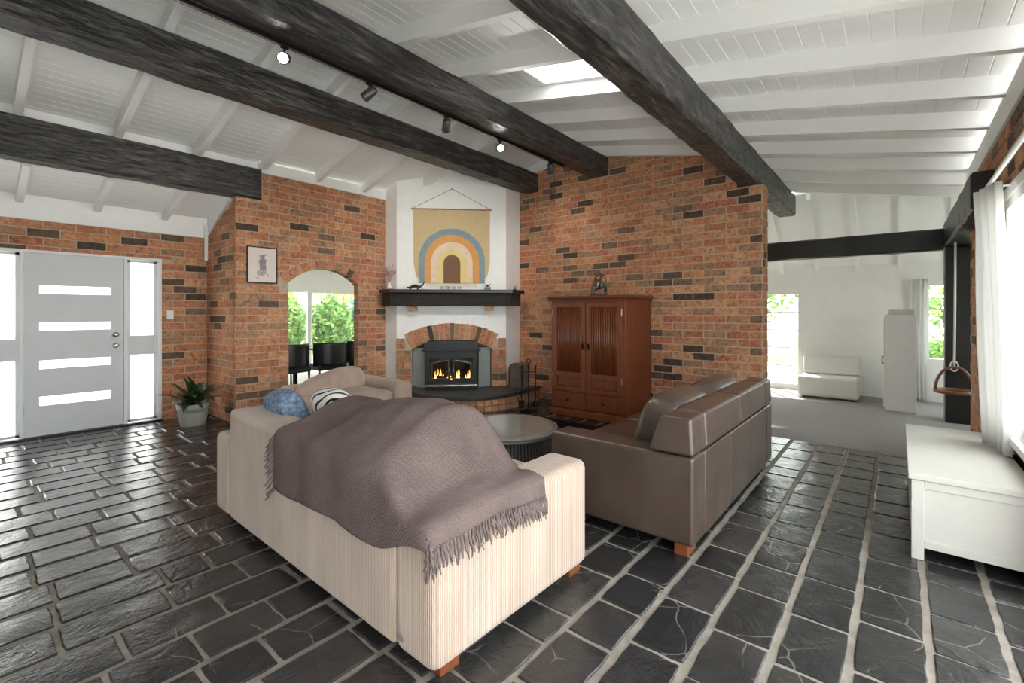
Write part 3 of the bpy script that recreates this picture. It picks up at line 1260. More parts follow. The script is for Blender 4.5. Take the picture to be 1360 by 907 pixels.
# ------------------------------------------------------------------ end wall behind the camera with a wide window
b = MB()
walled(b, YW, YD, 0, 3.95, [], 0, .1)
o = struct(b.obj('wall_rear', WHITE), 'plain white end wall opposite the brick feature wall', 'wall')
o.rotation_euler = (0, 0, PI / 2)
o.location = (XB, 0, 0)

# ================================================================== FIREPLACE
FRZ = -PI / 4
fp = thing('fireplace_surround', 'arched brick fireplace surround with curved raised hearth on the white chimney breast', 'fireplace', tuple(FC), FRZ)
PRO = -.045


def vouss(parent, cx, cz, r0, r1, t0, t1, d0, d1):
    q = [(cx + r * math.sin(t), cz + r * math.cos(t)) for r, t in ((r0, t0), (r0, t1), (r1, t1), (r1, t0))]
    mx_, mz_ = sum(p[0] for p in q) / 4, sum(p[1] for p in q) / 4
    q = [(p[0] - mx_, p[1] - mz_) for p in q]
    q.sort(key=lambda p: math.atan2(p[1], p[0]))
    o = MB().prism(q, d0, d1).obj('brick', B_OBJ, parent)
    o.location = (mx_, 0, mz_)
    return o


MB().box(-.86, -OW, -.032, .0, .2, .98).obj('mortar_bed', MORTAR, fp)
MB().box(OW, .86, -.032, .0, .2, .98).obj('mortar_bed', MORTAR, fp)
ring = MB()
for i in range(16):
    t0, t1 = -oth + 2 * oth * i / 16, -oth + 2 * oth * (i + 1) / 16
    q = [(r * math.sin(t), ocz + r * math.cos(t)) for r, t in ((orad, t0), (orad, t1), (orad + .25, t1), (orad + .25, t0))]
    ring.prism(q, -.036, 0)
ring.obj('mortar_bed', MORTAR, fp)
n = 17
for i in range(n):
    t0 = -oth + 2 * oth * i / n + .004
    t1 = -oth + 2 * oth * (i + 1) / n - .004
    vouss(fp, 0, ocz, orad - .002, orad + .255 + random.uniform(-.006, .006), t0, t1, PRO - random.uniform(0, .006), .12)
for sgn in (-1, 1):
    z = .225
    k = 0
    while z < .80:
        cuts = (.0, .235) if k % 2 == 0 else (.0, .12, .235)
        for a, c in zip(cuts, cuts[1:]):
            xa, xb = sgn * (OW + a + .004), sgn * (OW + c - .004)
            o = MB().box(min(xa, xb), max(xa, xb), PRO - random.uniform(0, .006), .12, z + .004, min(z + .09, .83)).obj('brick', B_OBJ, fp)
        z += BH
        k += 1
    for z in (.835, .915):
        xa, xb = sgn * (.735 if z < .9 else .745), sgn * .862
        MB().box(min(xa, xb), max(xa, xb), PRO, 0, z, z + .074).obj('brick', B_OBJ, fp)


# curved hearth
def hy(x):
    return -.95 + .704 * (x - .27) ** 2


HX = [-.88 + 2.30 * i / 22 for i in range(23)]
HSLATE = plain('hearth_slate', (58, 60, 60), .35, var=.25, vscale=5, bscale=14, bstr=.4, bdist=.01)
edge = [(x, hy(x)) for x in HX]
MB().prism([(x * 1.0, y + .05) for x, y in edge] + [(1.35, .0), (-.85, .0)], .0, .165, 'xy').obj('hearth_core', MORTAR, fp)
MB().prism([(x, y - .025) for x, y in edge] + [(1.40, -.002), (-.87, -.002)], .165, .222, 'xy').obj('hearth_slab', HSLATE, fp, bevel=.008)
for row_, (z0, z1, w) in enumerate(((.0, .074, .05), (.082, .162, .03))):
    step = 1 if row_ else 1
    for i in range(0, 22):
        (xa, ya), (xb, yb) = edge[i], edge[i + 1]
        d = Vector((xb - xa, yb - ya, 0)).normalized()
        nrm = Vector((d.y, -d.x, 0))
        off = .02 if row_ == 0 else 0
        a = Vector((xa, ya, 0)) + d * .004 + nrm * off
        c = Vector((xb, yb, 0)) - d * .004 + nrm * off
        b = MB().prism([(a.x, a.y), (c.x, c.y), (c.x - nrm.x * .08, c.y - nrm.y * .08), (a.x - nrm.x * .08, a.y - nrm.y * .08)], z0, z1, 'xy')
        b.obj('brick', B_OBJ, fp)

# ---- mantel shelf
MANT = NT('black_hewn_mantel').set(.3, spec=.6)
_n = MANT.noise(MANT.coord((6, 6, 10)), 5, 4, .6, .5)
MANT.base(MANT.ramp(_n, [(.3, (12, 12, 12)), (.7, (34, 33, 32))]))
MANT.l(MANT.bump(_n, .9, .03), MANT.b.inputs['Normal'])
MANT = MANT.m
ms = thing('mantel_shelf', 'rough black hewn mantel shelf on the white chimney breast', 'mantel', (FC.x, FC.y, 1.5), FRZ)
MB().prism([(-1.08, -.06), (-.93, -.20), (.93, -.20), (1.10, -.05), (1.02, .05), (.86, -.004), (-.86, -.004), (-1.05, .09)], 0, .20, 'xy').obj('mantel_beam', MANT, ms, bevel=.012)
MB().prism([(-1.13, -.07), (-.95, -.245), (.95, -.245), (1.16, -.06), (1.04, .06), (.86, -.003), (-.86, -.003), (-1.06, .10)], .20, .255, 'xy').obj('mantel_top', plain('mantel_top_stain', (44, 34, 32), .3, var=.2, bscale=20), ms, bevel=.008)
OAK = wood('bracket_oak', (176, 130, 88), .75, .5)
for x in (-.60, .60):
    MB().box(x - .06, x + .06, -.15, -.003, -.075, -.002).obj('bracket', OAK, ms, bevel=.004)

# ---- wood heater
IRON = plain('stove_iron', (46, 48, 49), .45, metal=.35, var=.12, vscale=8)
PANEL = plain('stove_side_panel', (160, 168, 166), .4, metal=.1, var=.08)
NICK = plain('stove_trim', (164, 158, 148), .28, metal=.9, var=.08)
st = thing('wood_stove', 'black iron wood heater with glowing fire behind arched double doors', 'stove', (FC.x, FC.y, .222), FRZ)
MB().prism([(-.40, -.25), (.40, -.25), (.40, .3), (-.40, .3)], .0, .09, 'xy').obj('stove_base', IRON, st, bevel=.006)
# firebox shell: back, sides, roof, floor, front frame with opening
b = MB().box(-.40, .40, .25, .28, .09, .60).box(-.40, -.375, -.25, .25, .09, .60).box(.375, .40, -.25, .25, .09, .60).box(-.40, .40, -.25, .25, .57, .60).box(-.375, .375, -.25, .25, .09, .11)
b.box(-.40, .40, -.265, -.25, .47, .60).box(-.40, .40, -.265, -.25, .09, .14).box(-.40, -.33, -.265, -.25, .14, .47).box(.33, .40, -.265, -.25, .14, .47)
b.obj('stove_body', IRON, st)
MB().prism([(-.42, .60), (.42, .60), (.42, .68), (.36, .74), (-.36, .74), (-.42, .68)], -.22, .25).obj('hood', IRON, st, bevel=.008)
MB().box(-.45, .45, -.31, -.20, .585, .615).obj('top_ledge', IRON, st, bevel=.006)
MB().box(-.40, .40, -.33, -.255, .045, .075).obj('ash_lip', NICK, st, bevel=.008)
for sgn in (-1, 1):
    p = [(sgn * .42, -.13), (sgn * .615, .06), (sgn * .615, .075), (sgn * .42, -.11)]
    if sgn < 0:
        p.reverse()
    MB().prism(p, .0, .62, 'xy').obj('side_panel', PANEL, st)
MB().box(-.60, .60, .076, .09, .58, .74).obj('back_panel', IRON, st)
GLS = clear_glass('stove_glass', (.75, .7, .65, 1), .10)
for sgn in (-1, 1):
    x0, x1 = (.012, .325)

    def topz(x):
        return .475 - .055 * (abs(x) / .325) ** 2
    xs = [x0 + (x1 - x0) * i / 8 for i in range(9)]
    outer = [(x0, .135), (x1, .135)] + [(x, topz(x)) for x in reversed(xs)]
    xi = [x0 + .035 + (x1 - x0 - .07) * i / 8 for i in range(9)]
    inner = [(x0 + .035, .17), (x1 - .035, .17)] + [(x, topz(x) - .035) for x in reversed(xi)]
    dr = MB()
    m = len(outer)
    for d0, d1 in ((-.29, -.266),):
        vs = [(sgn * x, d0, z) for x, z in outer] + [(sgn * x, d0, z) for x, z in inner] + [(sgn * x, d1, z) for x, z in outer] + [(sgn * x, d1, z) for x, z in inner]
        fs = []
        for i in range(m):
            j = (i + 1) % m
            fs += [(i, j, m + j, m + i), (2 * m + i, 3 * m + i, 3 * m + j, 2 * m + j), (i, 2 * m + i, 2 * m + j, j), (m + i, m + j, 3 * m + j, 3 * m + i)]
        dr.add(vs, fs)
    d = dr.obj('stove_door', IRON, st, bevel=.003)
    MB().tube([(sgn * x, -.293, z) for x, z in inner], .006, 6, close=True).obj('door_trim', NICK, d)
    MB().prism([(sgn * x, z) for x, z in inner], -.276, -.273).obj('glass', GLS, d)
    MB().box(sgn * .03 - .006, sgn * .03 + .006, -.32, -.29, .27, .33).obj('door_handle', NICK, d)
# fire: logs, embers and flames
LOG = plain('charred_log', (44, 30, 22), .9, var=.4, bscale=30, bstr=.8)
MB().tube([(-.28, .0, .15), (.26, .05, .16)], .045, 10).tube([(-.25, -.1, .15), (.2, -.08, .15)], .04, 10).tube([(-.1, -.12, .2), (.24, .08, .24)], .035, 10).obj('log', LOG, st)
FL = NT('flame')
FL.b.inputs['Base Color'].default_value = (0, 0, 0, 1)
gr = FL.n('ShaderNodeSeparateXYZ')
FL.l(FL.n('ShaderNodeTexCoord').outputs['Object'], gr.inputs[0])
mr = FL.n('ShaderNodeMapRange')
mr.inputs[1].default_value, mr.inputs[2].default_value = .14, .42
FL.l(gr.outputs[2], mr.inputs[0])
FL.l(FL.ramp(mr.outputs[0], [(0, (255, 236, 170)), (.35, (255, 176, 70)), (1, (230, 84, 20))]), FL.b.inputs['Emission Color'])
FL.b.inputs['Emission Strength'].default_value = 2.2
FL = FL.m
rn = random.Random(3)
for i in range(16):
    x = rn.uniform(-.27, .27)
    yv = rn.uniform(-.2, -.02)
    h = rn.uniform(.06, .17)
    r_ = rn.uniform(.010, .022)
    sx = rn.uniform(-.04, .04)
    MB().tube([(x, yv, .12), (x + sx * .3, yv, .12 + h * .35), (x + sx, yv, .12 + h * .7), (x + sx * .6, yv, .12 + h)], [r_ * .8, r_, r_ * .55, .002], 8).obj('flame', FL, st, smooth=True)
MB().sell((0, -.08, .125), .27, .13, .02, .8, .8).obj('ember_bed', emit('embers', (255, 120, 40), 1.6), st)

# ---- wall hanging
wh = thing('wall_hanging', 'tan fabric wall hanging with rainbow arches on a wooden dowel', 'wall hanging', (FC.x, FC.y, 0), FRZ)


def cloth(name, c):
    return plain(name, c, .95, spec=.1, var=.06, vscale=14, bscale=160, bstr=.35)


def archpoly(hw_, top, bot, n=24):
    zc = top - hw_
    return [(-hw_, bot), (hw_, bot)] + [(hw_ * math.cos(PI * i / n), zc + hw_ * math.sin(PI * i / n)) for i in range(n + 1)]


TY = -.012
MB().prism([(-.565, 1.99), (-.50, 1.90), (-.40, 1.875), (.40, 1.875), (.50, 1.90), (.565, 1.99), (.60, 2.2), (.605, 3.035), (-.605, 3.035), (-.60, 2.2)], TY - .003, TY).obj('cloth', cloth('tapestry_tan', (204, 182, 142)), wh)
for i, (nm, c, hw_, top) in enumerate((('blue_arch', (134, 154, 160), .523, 2.735), ('orange_arch', (216, 158, 98), .43, 2.635), ('cream_arch', (228, 204, 178), .328, 2.52), ('yellow_arch', (226, 204, 142), .236, 2.40), ('brown_arch', (128, 98, 76), .133, 2.315))):
    MB().prism(archpoly(hw_, top, 1.865), TY - .006 - .003 * i, TY - .003 - .003 * i).obj(nm, cloth('tapestry_' + nm, c), wh)
MB().tube([(-.64, TY - .004, 3.04), (.64, TY - .004, 3.04)], .011, 10).obj('dowel', OAK, wh)
MB().tube([(-.61, TY - .004, 3.05), (0, -.006, 3.37), (.61, TY - .004, 3.05)], .0035, 6).obj('cord', plain('cord_brown', (120, 96, 72), .9), wh)
MB().tube([(0, -.0, 3.365), (0, -.02, 3.372)], .006, 8).obj('nail', DARKM, wh)
fr = MB()
for i in range(70):
    x = -.40 + .8 * i / 69
    fr.box(x - .004, x + .004, TY - .004, TY, 1.80 + rn.uniform(0, .02), 1.877)
o = fr.obj('fringe', cloth('fringe_cream', (226, 218, 202)), wh)
o['kind'] = 'stuff'


# ---- small things on the mantel (mantel top at z = 1.755)
def mant(x, y=-.12):
    q = FR @ Vector((x, y, 0))
    return (q.x, q.y, 1.755)


t = thing('dried_flowers', 'small white vase of dried pink sprigs at the mantel end', 'flowers', mant(-.98, -.03), FRZ)
MB().lathe([(.025, 0), (.04, .03), (.042, .06), (.022, .1), (.02, .12), (.015, .12), (.015, .03)], 16).obj('vase', plain('glazed_white', (225, 218, 210), .3), t, smooth=True)
PINK = plain('dried_pink', (186, 138, 146), .9, var=.25)
for i in range(12):
    a = rn.uniform(0, 6.28)
    l_ = rn.uniform(.18, .3)
    s_ = rn.uniform(.03, .13)
    p = [(0, 0, .1), (math.cos(a) * s_ * .4, math.sin(a) * s_ * .4, .1 + l_ * .6), (math.cos(a) * s_, math.sin(a) * s_, .1 + l_)]
    o = MB().tube(p, .0025, 5)
    for k in range(8):
        q = Vector(p[1]).lerp(Vector(p[2]), k / 7)
        o.sell((q.x + rn.uniform(-.012, .012), q.y + rn.uniform(-.012, .012), q.z), .007, .007, .009, 1, 1, 6, 4)
    o.obj('sprig', PINK, t)
BRONZE = plain('dark_bronze', (58, 44, 38), .4, metal=.5, var=.25)
t = thing('driftwood_figure', 'dark curled bronze lizard figure lying on the mantel', 'figurine', mant(-.55, -.14), FRZ)
MB().tube([(-.10, 0, .02), (-.06, .01, .05), (0, 0, .06), (.06, -.01, .04), (.10, 0, .07), (.13, 0, .12)], [.012, .022, .026, .018, .012, .006], 10).obj('body', BRONZE, t, smooth=True)
MB().sell((-.115, 0, .03), .026, .016, .014, 1, 1, 12, 8).obj('head', BRONZE, t, smooth=True)
for x in (-.06, .05):
    for s_ in (-1, 1):
        MB().tube([(x, 0, .045), (x - .01, s_ * .035, .03), (x - .03, s_ * .045, .004)], [.01, .008, .007], 8).obj('leg', BRONZE, t, smooth=True)
GLC = clear_glass('candle_glass', (.95, .95, .95, 1), .15)
for i, x in enumerate((-.15, -.06, .03, .12)):
    t = thing('tealight_holder', ('small clear glass tealight holder in the row, next to the lizard figure', 'glass tealight holder second from the lizard figure', 'glass tealight holder second from the bird ornament', 'glass tealight holder in the row, next to the bird ornament')[i], 'candle', mant(x, -.15), FRZ, 'tealights on the mantel')
    MB().lathe([(.024, .0), (.03, .03), (.032, .05), (.029, .05), (.027, .012), (.0, .01)], 16, cap=False).obj('glass', GLC, t, smooth=True)
    MB().lathe([(.02, .013), (.02, .028), (.0, .029)], 14, cap=False).obj('candle', plain('wax', (244, 240, 228), .5), t)
t = thing('bird_ornament', 'tiny dark bird ornament on a grey block', 'ornament', mant(.56, -.13), FRZ)
MB().box(-.05, .05, -.025, .025, 0, .045).obj('block', plain('weathered_block', (128, 124, 118), .8), t, bevel=.004)
MB().sell((0, 0, .066), .03, .014, .016, 1, 1, 12, 8).obj('body', BRONZE, t, smooth=True)
MB().tube([(.02, 0, .07), (.055, 0, .095)], [.01, .002], 8).obj('tail', BRONZE, t, smooth=True)
MB().sell((-.03, 0, .08), .012, .01, .01, 1, 1, 10, 6).obj('head', BRONZE, t, smooth=True)
t = thing('amber_ornament', 'small round amber ornament on the mantel end by the brick wall', 'ornament', mant(1.0, -.08), FRZ)
MB().lathe([(.03, 0), (.03, .012), (.01, .02), (.008, .04)], 14).obj('stand', BRONZE, t)
MB().sell((0, 0, .062), .024, .024, .026, 1, 1, 14, 10).obj('globe', plain('amber', (206, 134, 92), .3), t, smooth=True)

# ---- firewood box and tools on / beside the hearth
hp = FR @ Vector((1.04, -.17, 0))
t = thing('coal_scuttle', 'dark rusty upright scuttle with rounded top on the hearth', 'scuttle', (hp.x, hp.y, .222), FRZ)
RUST = plain('rusty_iron', (92, 78, 68), .7, metal=.3, var=.35, vscale=9, bscale=25)
pr = [(-.14, 0), (.14, 0), (.14, .36), (.10, .375), (-.06, .375), (-.11, .35), (-.14, .29)]
MB().prism(pr, -.10, .10).obj('body', RUST, t, bevel=.01)
MB().box(.045, .075, -.106, -.10, .02, .35).obj('strap', DARKM, t)
ft = thing('fireplace_tools', 'black wrought iron fire tool set beside the armoire', 'fire tools', (5.22, 4.02, 0), R(-50))
WI = plain('wrought_iron', (26, 25, 25), .5, metal=.6, var=.2)
MB().lathe([(.13, 0), (.13, .012), (.04, .03), (.016, .05)], 20).obj('base', WI, ft)
MB().tube([(0, 0, .04), (0, 0, .68)], .011, 10).obj('pole', WI, ft)
MB().tube([(.03 * math.cos(a), 0, .71 + .03 * math.sin(a)) for a in [2 * PI * i / 14 for i in range(14)]], .006, 6, close=True).obj('ring_handle', WI, ft)
MB().tube([(-.1, 0, .56), (.1, 0, .56)], .007, 6).tube([(0, -.1, .56), (0, .1, .56)], .007, 6).obj('hanger', WI, ft)
for i, (dx, dy) in enumerate(((-.1, 0), (.1, 0), (0, -.1), (0, .1))):
    tl = MB().tube([(dx, dy, .60), (dx, dy, .14)], .006, 8).tube([(dx, dy, .60), (dx, dy, .64), (dx + .01, dy, .66)], [.01, .012, .004], 8)
    if i == 0:
        tl.prism([(dx - .04, .05), (dx + .04, .05), (dx + .045, .16), (dx - .045, .16)], dy - .006, dy + .006)
    elif i == 1:
        tl.lathe([(.02, .06), (.035, .08), (.03, .14), (.012, .16)], 10, (dx, dy, 0))
    else:
        tl.tube([(dx, dy, .14), (dx, dy, .08), (dx + .03, dy, .1)], .007, 8)
    tl.obj(('shovel', 'brush', 'poker', 'tongs')[i], WI, ft)
for s_ in (-1, 1):
    MB().tube([(s_ * .03, 0, .1), (s_ * .13, 0, .14), (s_ * .16, 0, .2), (s_ * .11, 0, .22), (s_ * .10, 0, .17)], .007, 8).obj('scroll', WI, ft)

# ================================================================== ARMOIRE
MAHO = wood('armoire_wood', (132, 70, 40), .55, .35, (10, 10, 1.4))
MAHD = wood('armoire_dark', (104, 54, 33), .6, .4, (10, 10, 1.4))
ar = thing('armoire', 'reddish brown wooden armoire with reeded doors against the brick wall', 'armoire', (5.32, 3.71, 0), -PI / 2)
AW_, AD_ = 1.11, .80
MB().box(0, AW_, .025, AD_, .10, 1.56).obj('carcass', MAHO, ar, bevel=.004)
MB().box(-.02, AW_ + .02, -.015, AD_ + .005, 0, .10).obj('plinth', MAHO, ar, bevel=.012)
MB().box(-.045, AW_ + .045, -.035, AD_ + .005, 1.585, 1.62).obj('top', MAHO, ar, bevel=.01)
MB().box(-.025, AW_ + .025, -.018, AD_ + .002, 1.555, 1.585).obj('cornice', MAHD, ar, bevel=.006)
for k in range(2):
    x0 = .03 + k * .53
    x1 = x0 + .52
    dz0, dz1 = .345, 1.53
    b = MB()
    walled(b, x0, x1, dz0, dz1, [(x0 + .075, x1 - .075, .60, 1.47), (x0 + .075, x1 - .075, .40, .54)], 0, .024)
    d = b.obj('door', MAHO, ar, bevel=.003)
    n = 11
    w_ = (x1 - x0 - .15) / n
    for i in range(n):
        c = x0 + .075 + w_ * (i + .5)
        MB().tube([(c, .014, .60), (c, .014, 1.47)], w_ * .38, 8).obj('slat', MAHO, d, smooth=True)
    MB().box(x0 + .085, x1 - .085, .008, .02, .41, .53).obj('raised_panel', MAHO, d, bevel=.006)
    for z in (.5, 1.36):
        hx = x0 + .006 if k == 0 else x1 - .006
        MB().tube([(hx, -.006, z), (hx, -.006, z + .08)], .007, 8).obj('hinge', plain('pale_brass', (200, 170, 130), .3, metal=.9), d)
    kx = x1 - .035 if k == 0 else x0 + .035
    MB().box(kx - .018, kx + .018, -.008, 0, .91, .99).tube([(kx, -.02, .925), (kx, -.028, .945), (kx, -.02, .965)], .007, 8).obj('latch', DARKM, d)
    dr = MB().box(x0, x1, 0, .024, .115, .33).obj('drawer', MAHO, ar, bevel=.004)
    kn = MB().lathe([(.012, 0), (.009, .012), (.017, .02), (.014, .03), (.0, .032)], 14, cap=False)
    kn.v = [(x, -z, y) for x, y, z in kn.v]
    kn.obj('knob', DARKM, dr, smooth=True).location = ((x0 + x1) / 2, 0, .225)

# figure on top
sf = thing('metal_sculpture', 'dark silver metal sculpture of a crouching dancer on top of the armoire', 'sculpture', (5.62, 3.12, 1.62), -PI / 2)
PEW = plain('pewter', (112, 108, 98), .35, metal=.8, var=.35, vscale=14)
MB().sell((0, 0, .018), .12, .07, .018, .5, .7).obj('base', plain('green_marble', (66, 74, 66), .25, var=.3), sf, smooth=True)
MB().tube([(-.02, 0, .10), (-.03, 0, .16), (.0, 0, .21), (.03, 0, .24)], [.035, .04, .03, .018], 12).obj('torso', PEW, sf, smooth=True)
MB().sell((.035, 0, .275), .024, .022, .028, 1, 1, 14, 10).obj('head', PEW, sf, smooth=True)
MB().tube([(-.02, .02, .11), (.06, .03, .13), (.07, .03, .04), (.09, .02, .03)], [.026, .022, .016, .01], 10).tube([(-.02, -.02, .11), (-.09, -.03, .12), (-.06, -.03, .04), (-.03, -.03, .03)], [.026, .022, .016, .01], 10).obj('legs', PEW, sf, smooth=True)
MB().tube([(.01, .03, .21), (-.07, .05, .24), (-.09, .05, .17), (-.11, .04, .13)], [.014, .012, .010, .007], 8).tube([(.01, -.03, .21), (.08, -.04, .19), (.10, -.03, .11)], [.014, .012, .008], 8).obj('arms', PEW, sf, smooth=True)
MB().tube([(-.03, 0, .09), (-.12, .01, .07), (-.10, 0, .15), (-.05, 0, .27), (.02, 0, .31), (.09, 0, .27), (.11, 0, .16), (.1, 0, .05)], [.01, .014, .01, .012, .014, .01, .012, .014], 8).obj('swirling_scarf', PEW, sf, smooth=True)

# ================================================================== SOFAS


def corduroy():
    t = NT('beige_corduroy').set(.9, spec=.15)
    t.b.inputs['Sheen Weight'].default_value = .35
    g_ = t.n('ShaderNodeTexCoord')
    sp = t.n('ShaderNodeSeparateXYZ')
    t.l(g_.outputs['Object'], sp.inputs[0])
    ad = t.n('ShaderNodeMath', operation='SUBTRACT')
    t.l(sp.outputs[0], ad.inputs[0])
    t.l(sp.outputs[1], ad.inputs[1])
    ml = t.n('ShaderNodeMath', operation='MULTIPLY')
    t.l(ad.outputs[0], ml.inputs[0])
    ml.inputs[1].default_value = 2 * PI / .0115
    sn = t.n('ShaderNodeMath', operation='SINE')
    t.l(ml.outputs[0], sn.inputs[0])
    mr_ = t.n('ShaderNodeMapRange')
    mr_.inputs[1].default_value = -1
    t.l(sn.outputs[0], mr_.inputs[0])
    v = t.coord((2, 2, .7))
    blot = t.noise(v, 2.6, 4, .6)
    c = t.ramp(blot, [(.3, (178, 156, 140)), (.7, (202, 180, 163))])
    c = t.mix(.75, c, t.ramp(mr_.outputs[0], [(0, (196, 186, 178)), (.5, (255, 255, 255))]), 'MULTIPLY')
    t.base(c)
    t.l(t.bump(mr_.outputs[0], .6, .004), t.b.inputs['Normal'])
    return t.m


CORD = corduroy()
LEGW = wood('sofa_leg_wood', (120, 66, 38), .7, .4)


def rbox(x0, x1, y0, y1, z0, z1, name, m, parent, r=.05, seg=4):
    return MB().box(x0, x1, y0, y1, z0, z1).obj(name, m, parent, bevel=r, seg=seg)


s1 = thing('corduroy_sofa', 'long beige corduroy three-seater sofa seen from its back', 'sofa', (1.135, 1.315, 0), R(-.9))
rbox(.03, 1.02, .10, 2.23, .05, .38, 'base', CORD, s1, .02)
rbox(0, 1.08, 0, .25, .045, .605, 'armrest', CORD, s1, .045, 4)
rbox(0, 1.08, 2.08, 2.33, .045, .58, 'armrest', CORD, s1, .045, 4)
# back: top edge rises towards the ends
b = MB()
ny = 24
prof = []
for i in range(ny + 1):
    yv = .252 + (2.078 - .252) * i / ny
    tt = i / ny
    zt = .735 + .03 * (abs(2 * tt - 1) ** 6)
    prof.append((yv, zt))
poly = [(.252, .045), (2.078, .045)] + list(reversed(prof))
b.prism(poly, .004, .27, 'yz').obj('backrest', CORD, s1, bevel=.03, seg=4)
for i in range(3):
    y0 = .26 + i * .61
    MB().sell((.66, y0 + .305, .43), .42, .303, .09, .35, .3, 32, 14).obj('seat_cushion', CORD, s1, smooth=True)
    if i == 2:
        continue
    MB().sell((.43, y0 + .305, (.68, .64, .55)[i]), .12, .30, (.22, .20, .15)[i], .5, .45, 32, 16, Matrix.Rotation(R(-14), 3, 'Y')).obj('back_cushion', CORD, s1, smooth=True)
for x in (.11, 1.0):
    for yv in (.075, 2.25):
        rbox(x - .05, x + .05, yv - .045, yv + .045, 0, .05, 'leg', LEGW, s1, .006, 2)
MB().sell((-.002, .20, .115), .003, .024, .016, 1, 1, 16, 8).obj('maker_patch', plain('grey_patch', (140, 128, 118), .6), s1)

# second beige seat in front of the arch
s2 = thing('corduroy_armchair', 'wide beige corduroy armchair in front of the arched opening', 'armchair', (2.30, 4.30, 0))
rbox(.08, 1.05, .05, 1.0, .07, .36, 'base', CORD, s2, .02)
rbox(0, .22, 0, 1.05, .055, .50, 'armrest', CORD, s2, .06, 5)
rbox(.88, 1.12, 0, 1.05, .055, .62, 'armrest', CORD, s2, .07, 5)
rbox(.05, 1.05, .80, 1.06, .055, .58, 'backrest', CORD, s2, .05, 4)
MB().sell((.55, .42, .44), .33, .42, .10, .35, .3, 32, 14).obj('seat_cushion', CORD, s2, smooth=True)
MB().sell((.50, .72, .54), .42, .15, .19, .75, .6, 32, 16, Matrix.Rotation(R(-10), 3, 'X') @ Matrix.Rotation(R(-13), 3, 'Y')).obj('back_cushion', CORD, s2, smooth=True)
for x in (.06, 1.06):
    for yv in (.06, .99):
        rbox(x - .045, x + .045, yv - .045, yv + .045, 0, .07, 'leg', LEGW, s2, .006, 2)

# brown leather sofa
LEA = NT('brown_leather').set(.32, spec=.5)
_v = LEA.coord()
_n = LEA.noise(_v, 3, 4)
LEA.base(LEA.ramp(_n, [(.3, (62, 50, 44)), (.7, (80, 66, 58))]))
_vo = LEA.n('ShaderNodeTexVoronoi', i_Scale=160.0)
LEA.l(_v, _vo.inputs['Vector'])
_b = LEA.bump(LEA.noise(_v, 6, 3), .25, .02)
LEA.l(LEA.bump(_vo.outputs['Distance'], .08, .002, _b), LEA.b.inputs['Normal'])
LEA.b.inputs['Coat Weight'].default_value = .35
LEA.b.inputs['Coat Roughness'].default_value = .22
LEA = LEA.m
s3 = thing('leather_sofa', 'brown leather sofa with its back to the window wall', 'sofa', (2.65, .88, 0))
SLn = 2.12
rbox(.06, SLn - .06, .03, .90, .075, .36, 'base', LEA, s3, .02)
rbox(0, .22, .0, .97, .075, .58, 'armrest', LEA, s3, .022, 3)
rbox(SLn - .22, SLn, .0, .97, .075, .58, 'armrest', LEA, s3, .022, 3)
# back in panels, a sloped upper part over the arms
for i in range(3):
    xa = .225 + (SLn - .45) * i / 3
    xb = .225 + (SLn - .45) * (i + 1) / 3
    rbox(xa + .001, xb - .001, .002, .2, .075, .575, 'back_panel', LEA, s3, .012, 3)
for i in range(4):
    xs4 = [0, .25, SLn / 2, SLn - .25, SLn]
    MB().prism([(.0, .583), (.27, .583), (.19, .80), (.012, .80)], xs4[i] + .001, xs4[i + 1] - .001, 'yz').obj('back_top', LEA, s3, bevel=.022, seg=3)
for i in range(2):
    xc = .22 + (SLn - .44) * (i + .5) / 2
    hw_ = (SLn - .44) / 4 - .004
    MB().sell((xc, .56, .42), hw_, .40, .085, .35, .25, 36, 14).obj('seat_cushion', LEA, s3, smooth=True)
    MB().sell((xc, .35, .625), hw_, .12, .235, .55, .35, 36, 18, Matrix.Rotation(R(16), 3, 'X')).obj('back_cushion', LEA, s3, smooth=True)
for x in (.10, SLn - .10):
    for yv in (.08, .88):
        rbox(x - .07, x + .07, yv - .04, yv + .04, 0, .075, 'leg', LEGW, s3, .006, 2)

# ---- cushions on the corduroy sofa
BLUE = NT('blue_knit').set(.95, spec=.1)
_v = BLUE.coord((1, 1, 1))
_w = BLUE.n('ShaderNodeTexVoronoi', i_Scale=34.0)
BLUE.l(_v, _w.inputs['Vector'])
BLUE.base(BLUE.mix(_w.outputs['Distance'], lin((150, 168, 190)), lin((84, 104, 132))))
BLUE.l(BLUE.bump(_w.outputs['Distance'], .8, -.012), BLUE.b.inputs['Normal'])
t = thing('knit_cushion', 'chunky blue knitted cushion on the beige corduroy sofa', 'cushion', (1.47, 3.19, .70), R(0))
MB().sell((0, 0, .0), .19, .09, .185, .6, .6, 32, 18, Matrix.Rotation(R(90), 3, 'Z') @ Matrix.Rotation(R(-22), 3, 'X')).obj('cover', BLUE.m, t, smooth=True)
t = thing('patterned_cushion', 'white cushion with black zigzag marks beside the blue knitted one', 'cushion', (1.60, 2.80, .715), 0)
MP = NT('zigzag_print').set(.9, spec=.1)
_wv = MP.n('ShaderNodeTexWave', wave_type='BANDS', bands_direction='DIAGONAL', i_Scale=7.0, i_Distortion=3.0, i_Detail=0.0)
MP.l(MP.coord(), _wv.inputs['Vector'])
MP.base(MP.ramp(_wv.outputs['Fac'], [(.0, (48, 42, 42)), (.16, (48, 42, 42)), (.2, (222, 220, 218)), (1, (226, 224, 222))]))
MB().sell((0, 0, .0), .20, .09, .20, .6, .6, 32, 18, Matrix.Rotation(R(88), 3, 'Z') @ Matrix.Rotation(R(-18), 3, 'X')).obj('cover', MP.m, t, smooth=True)

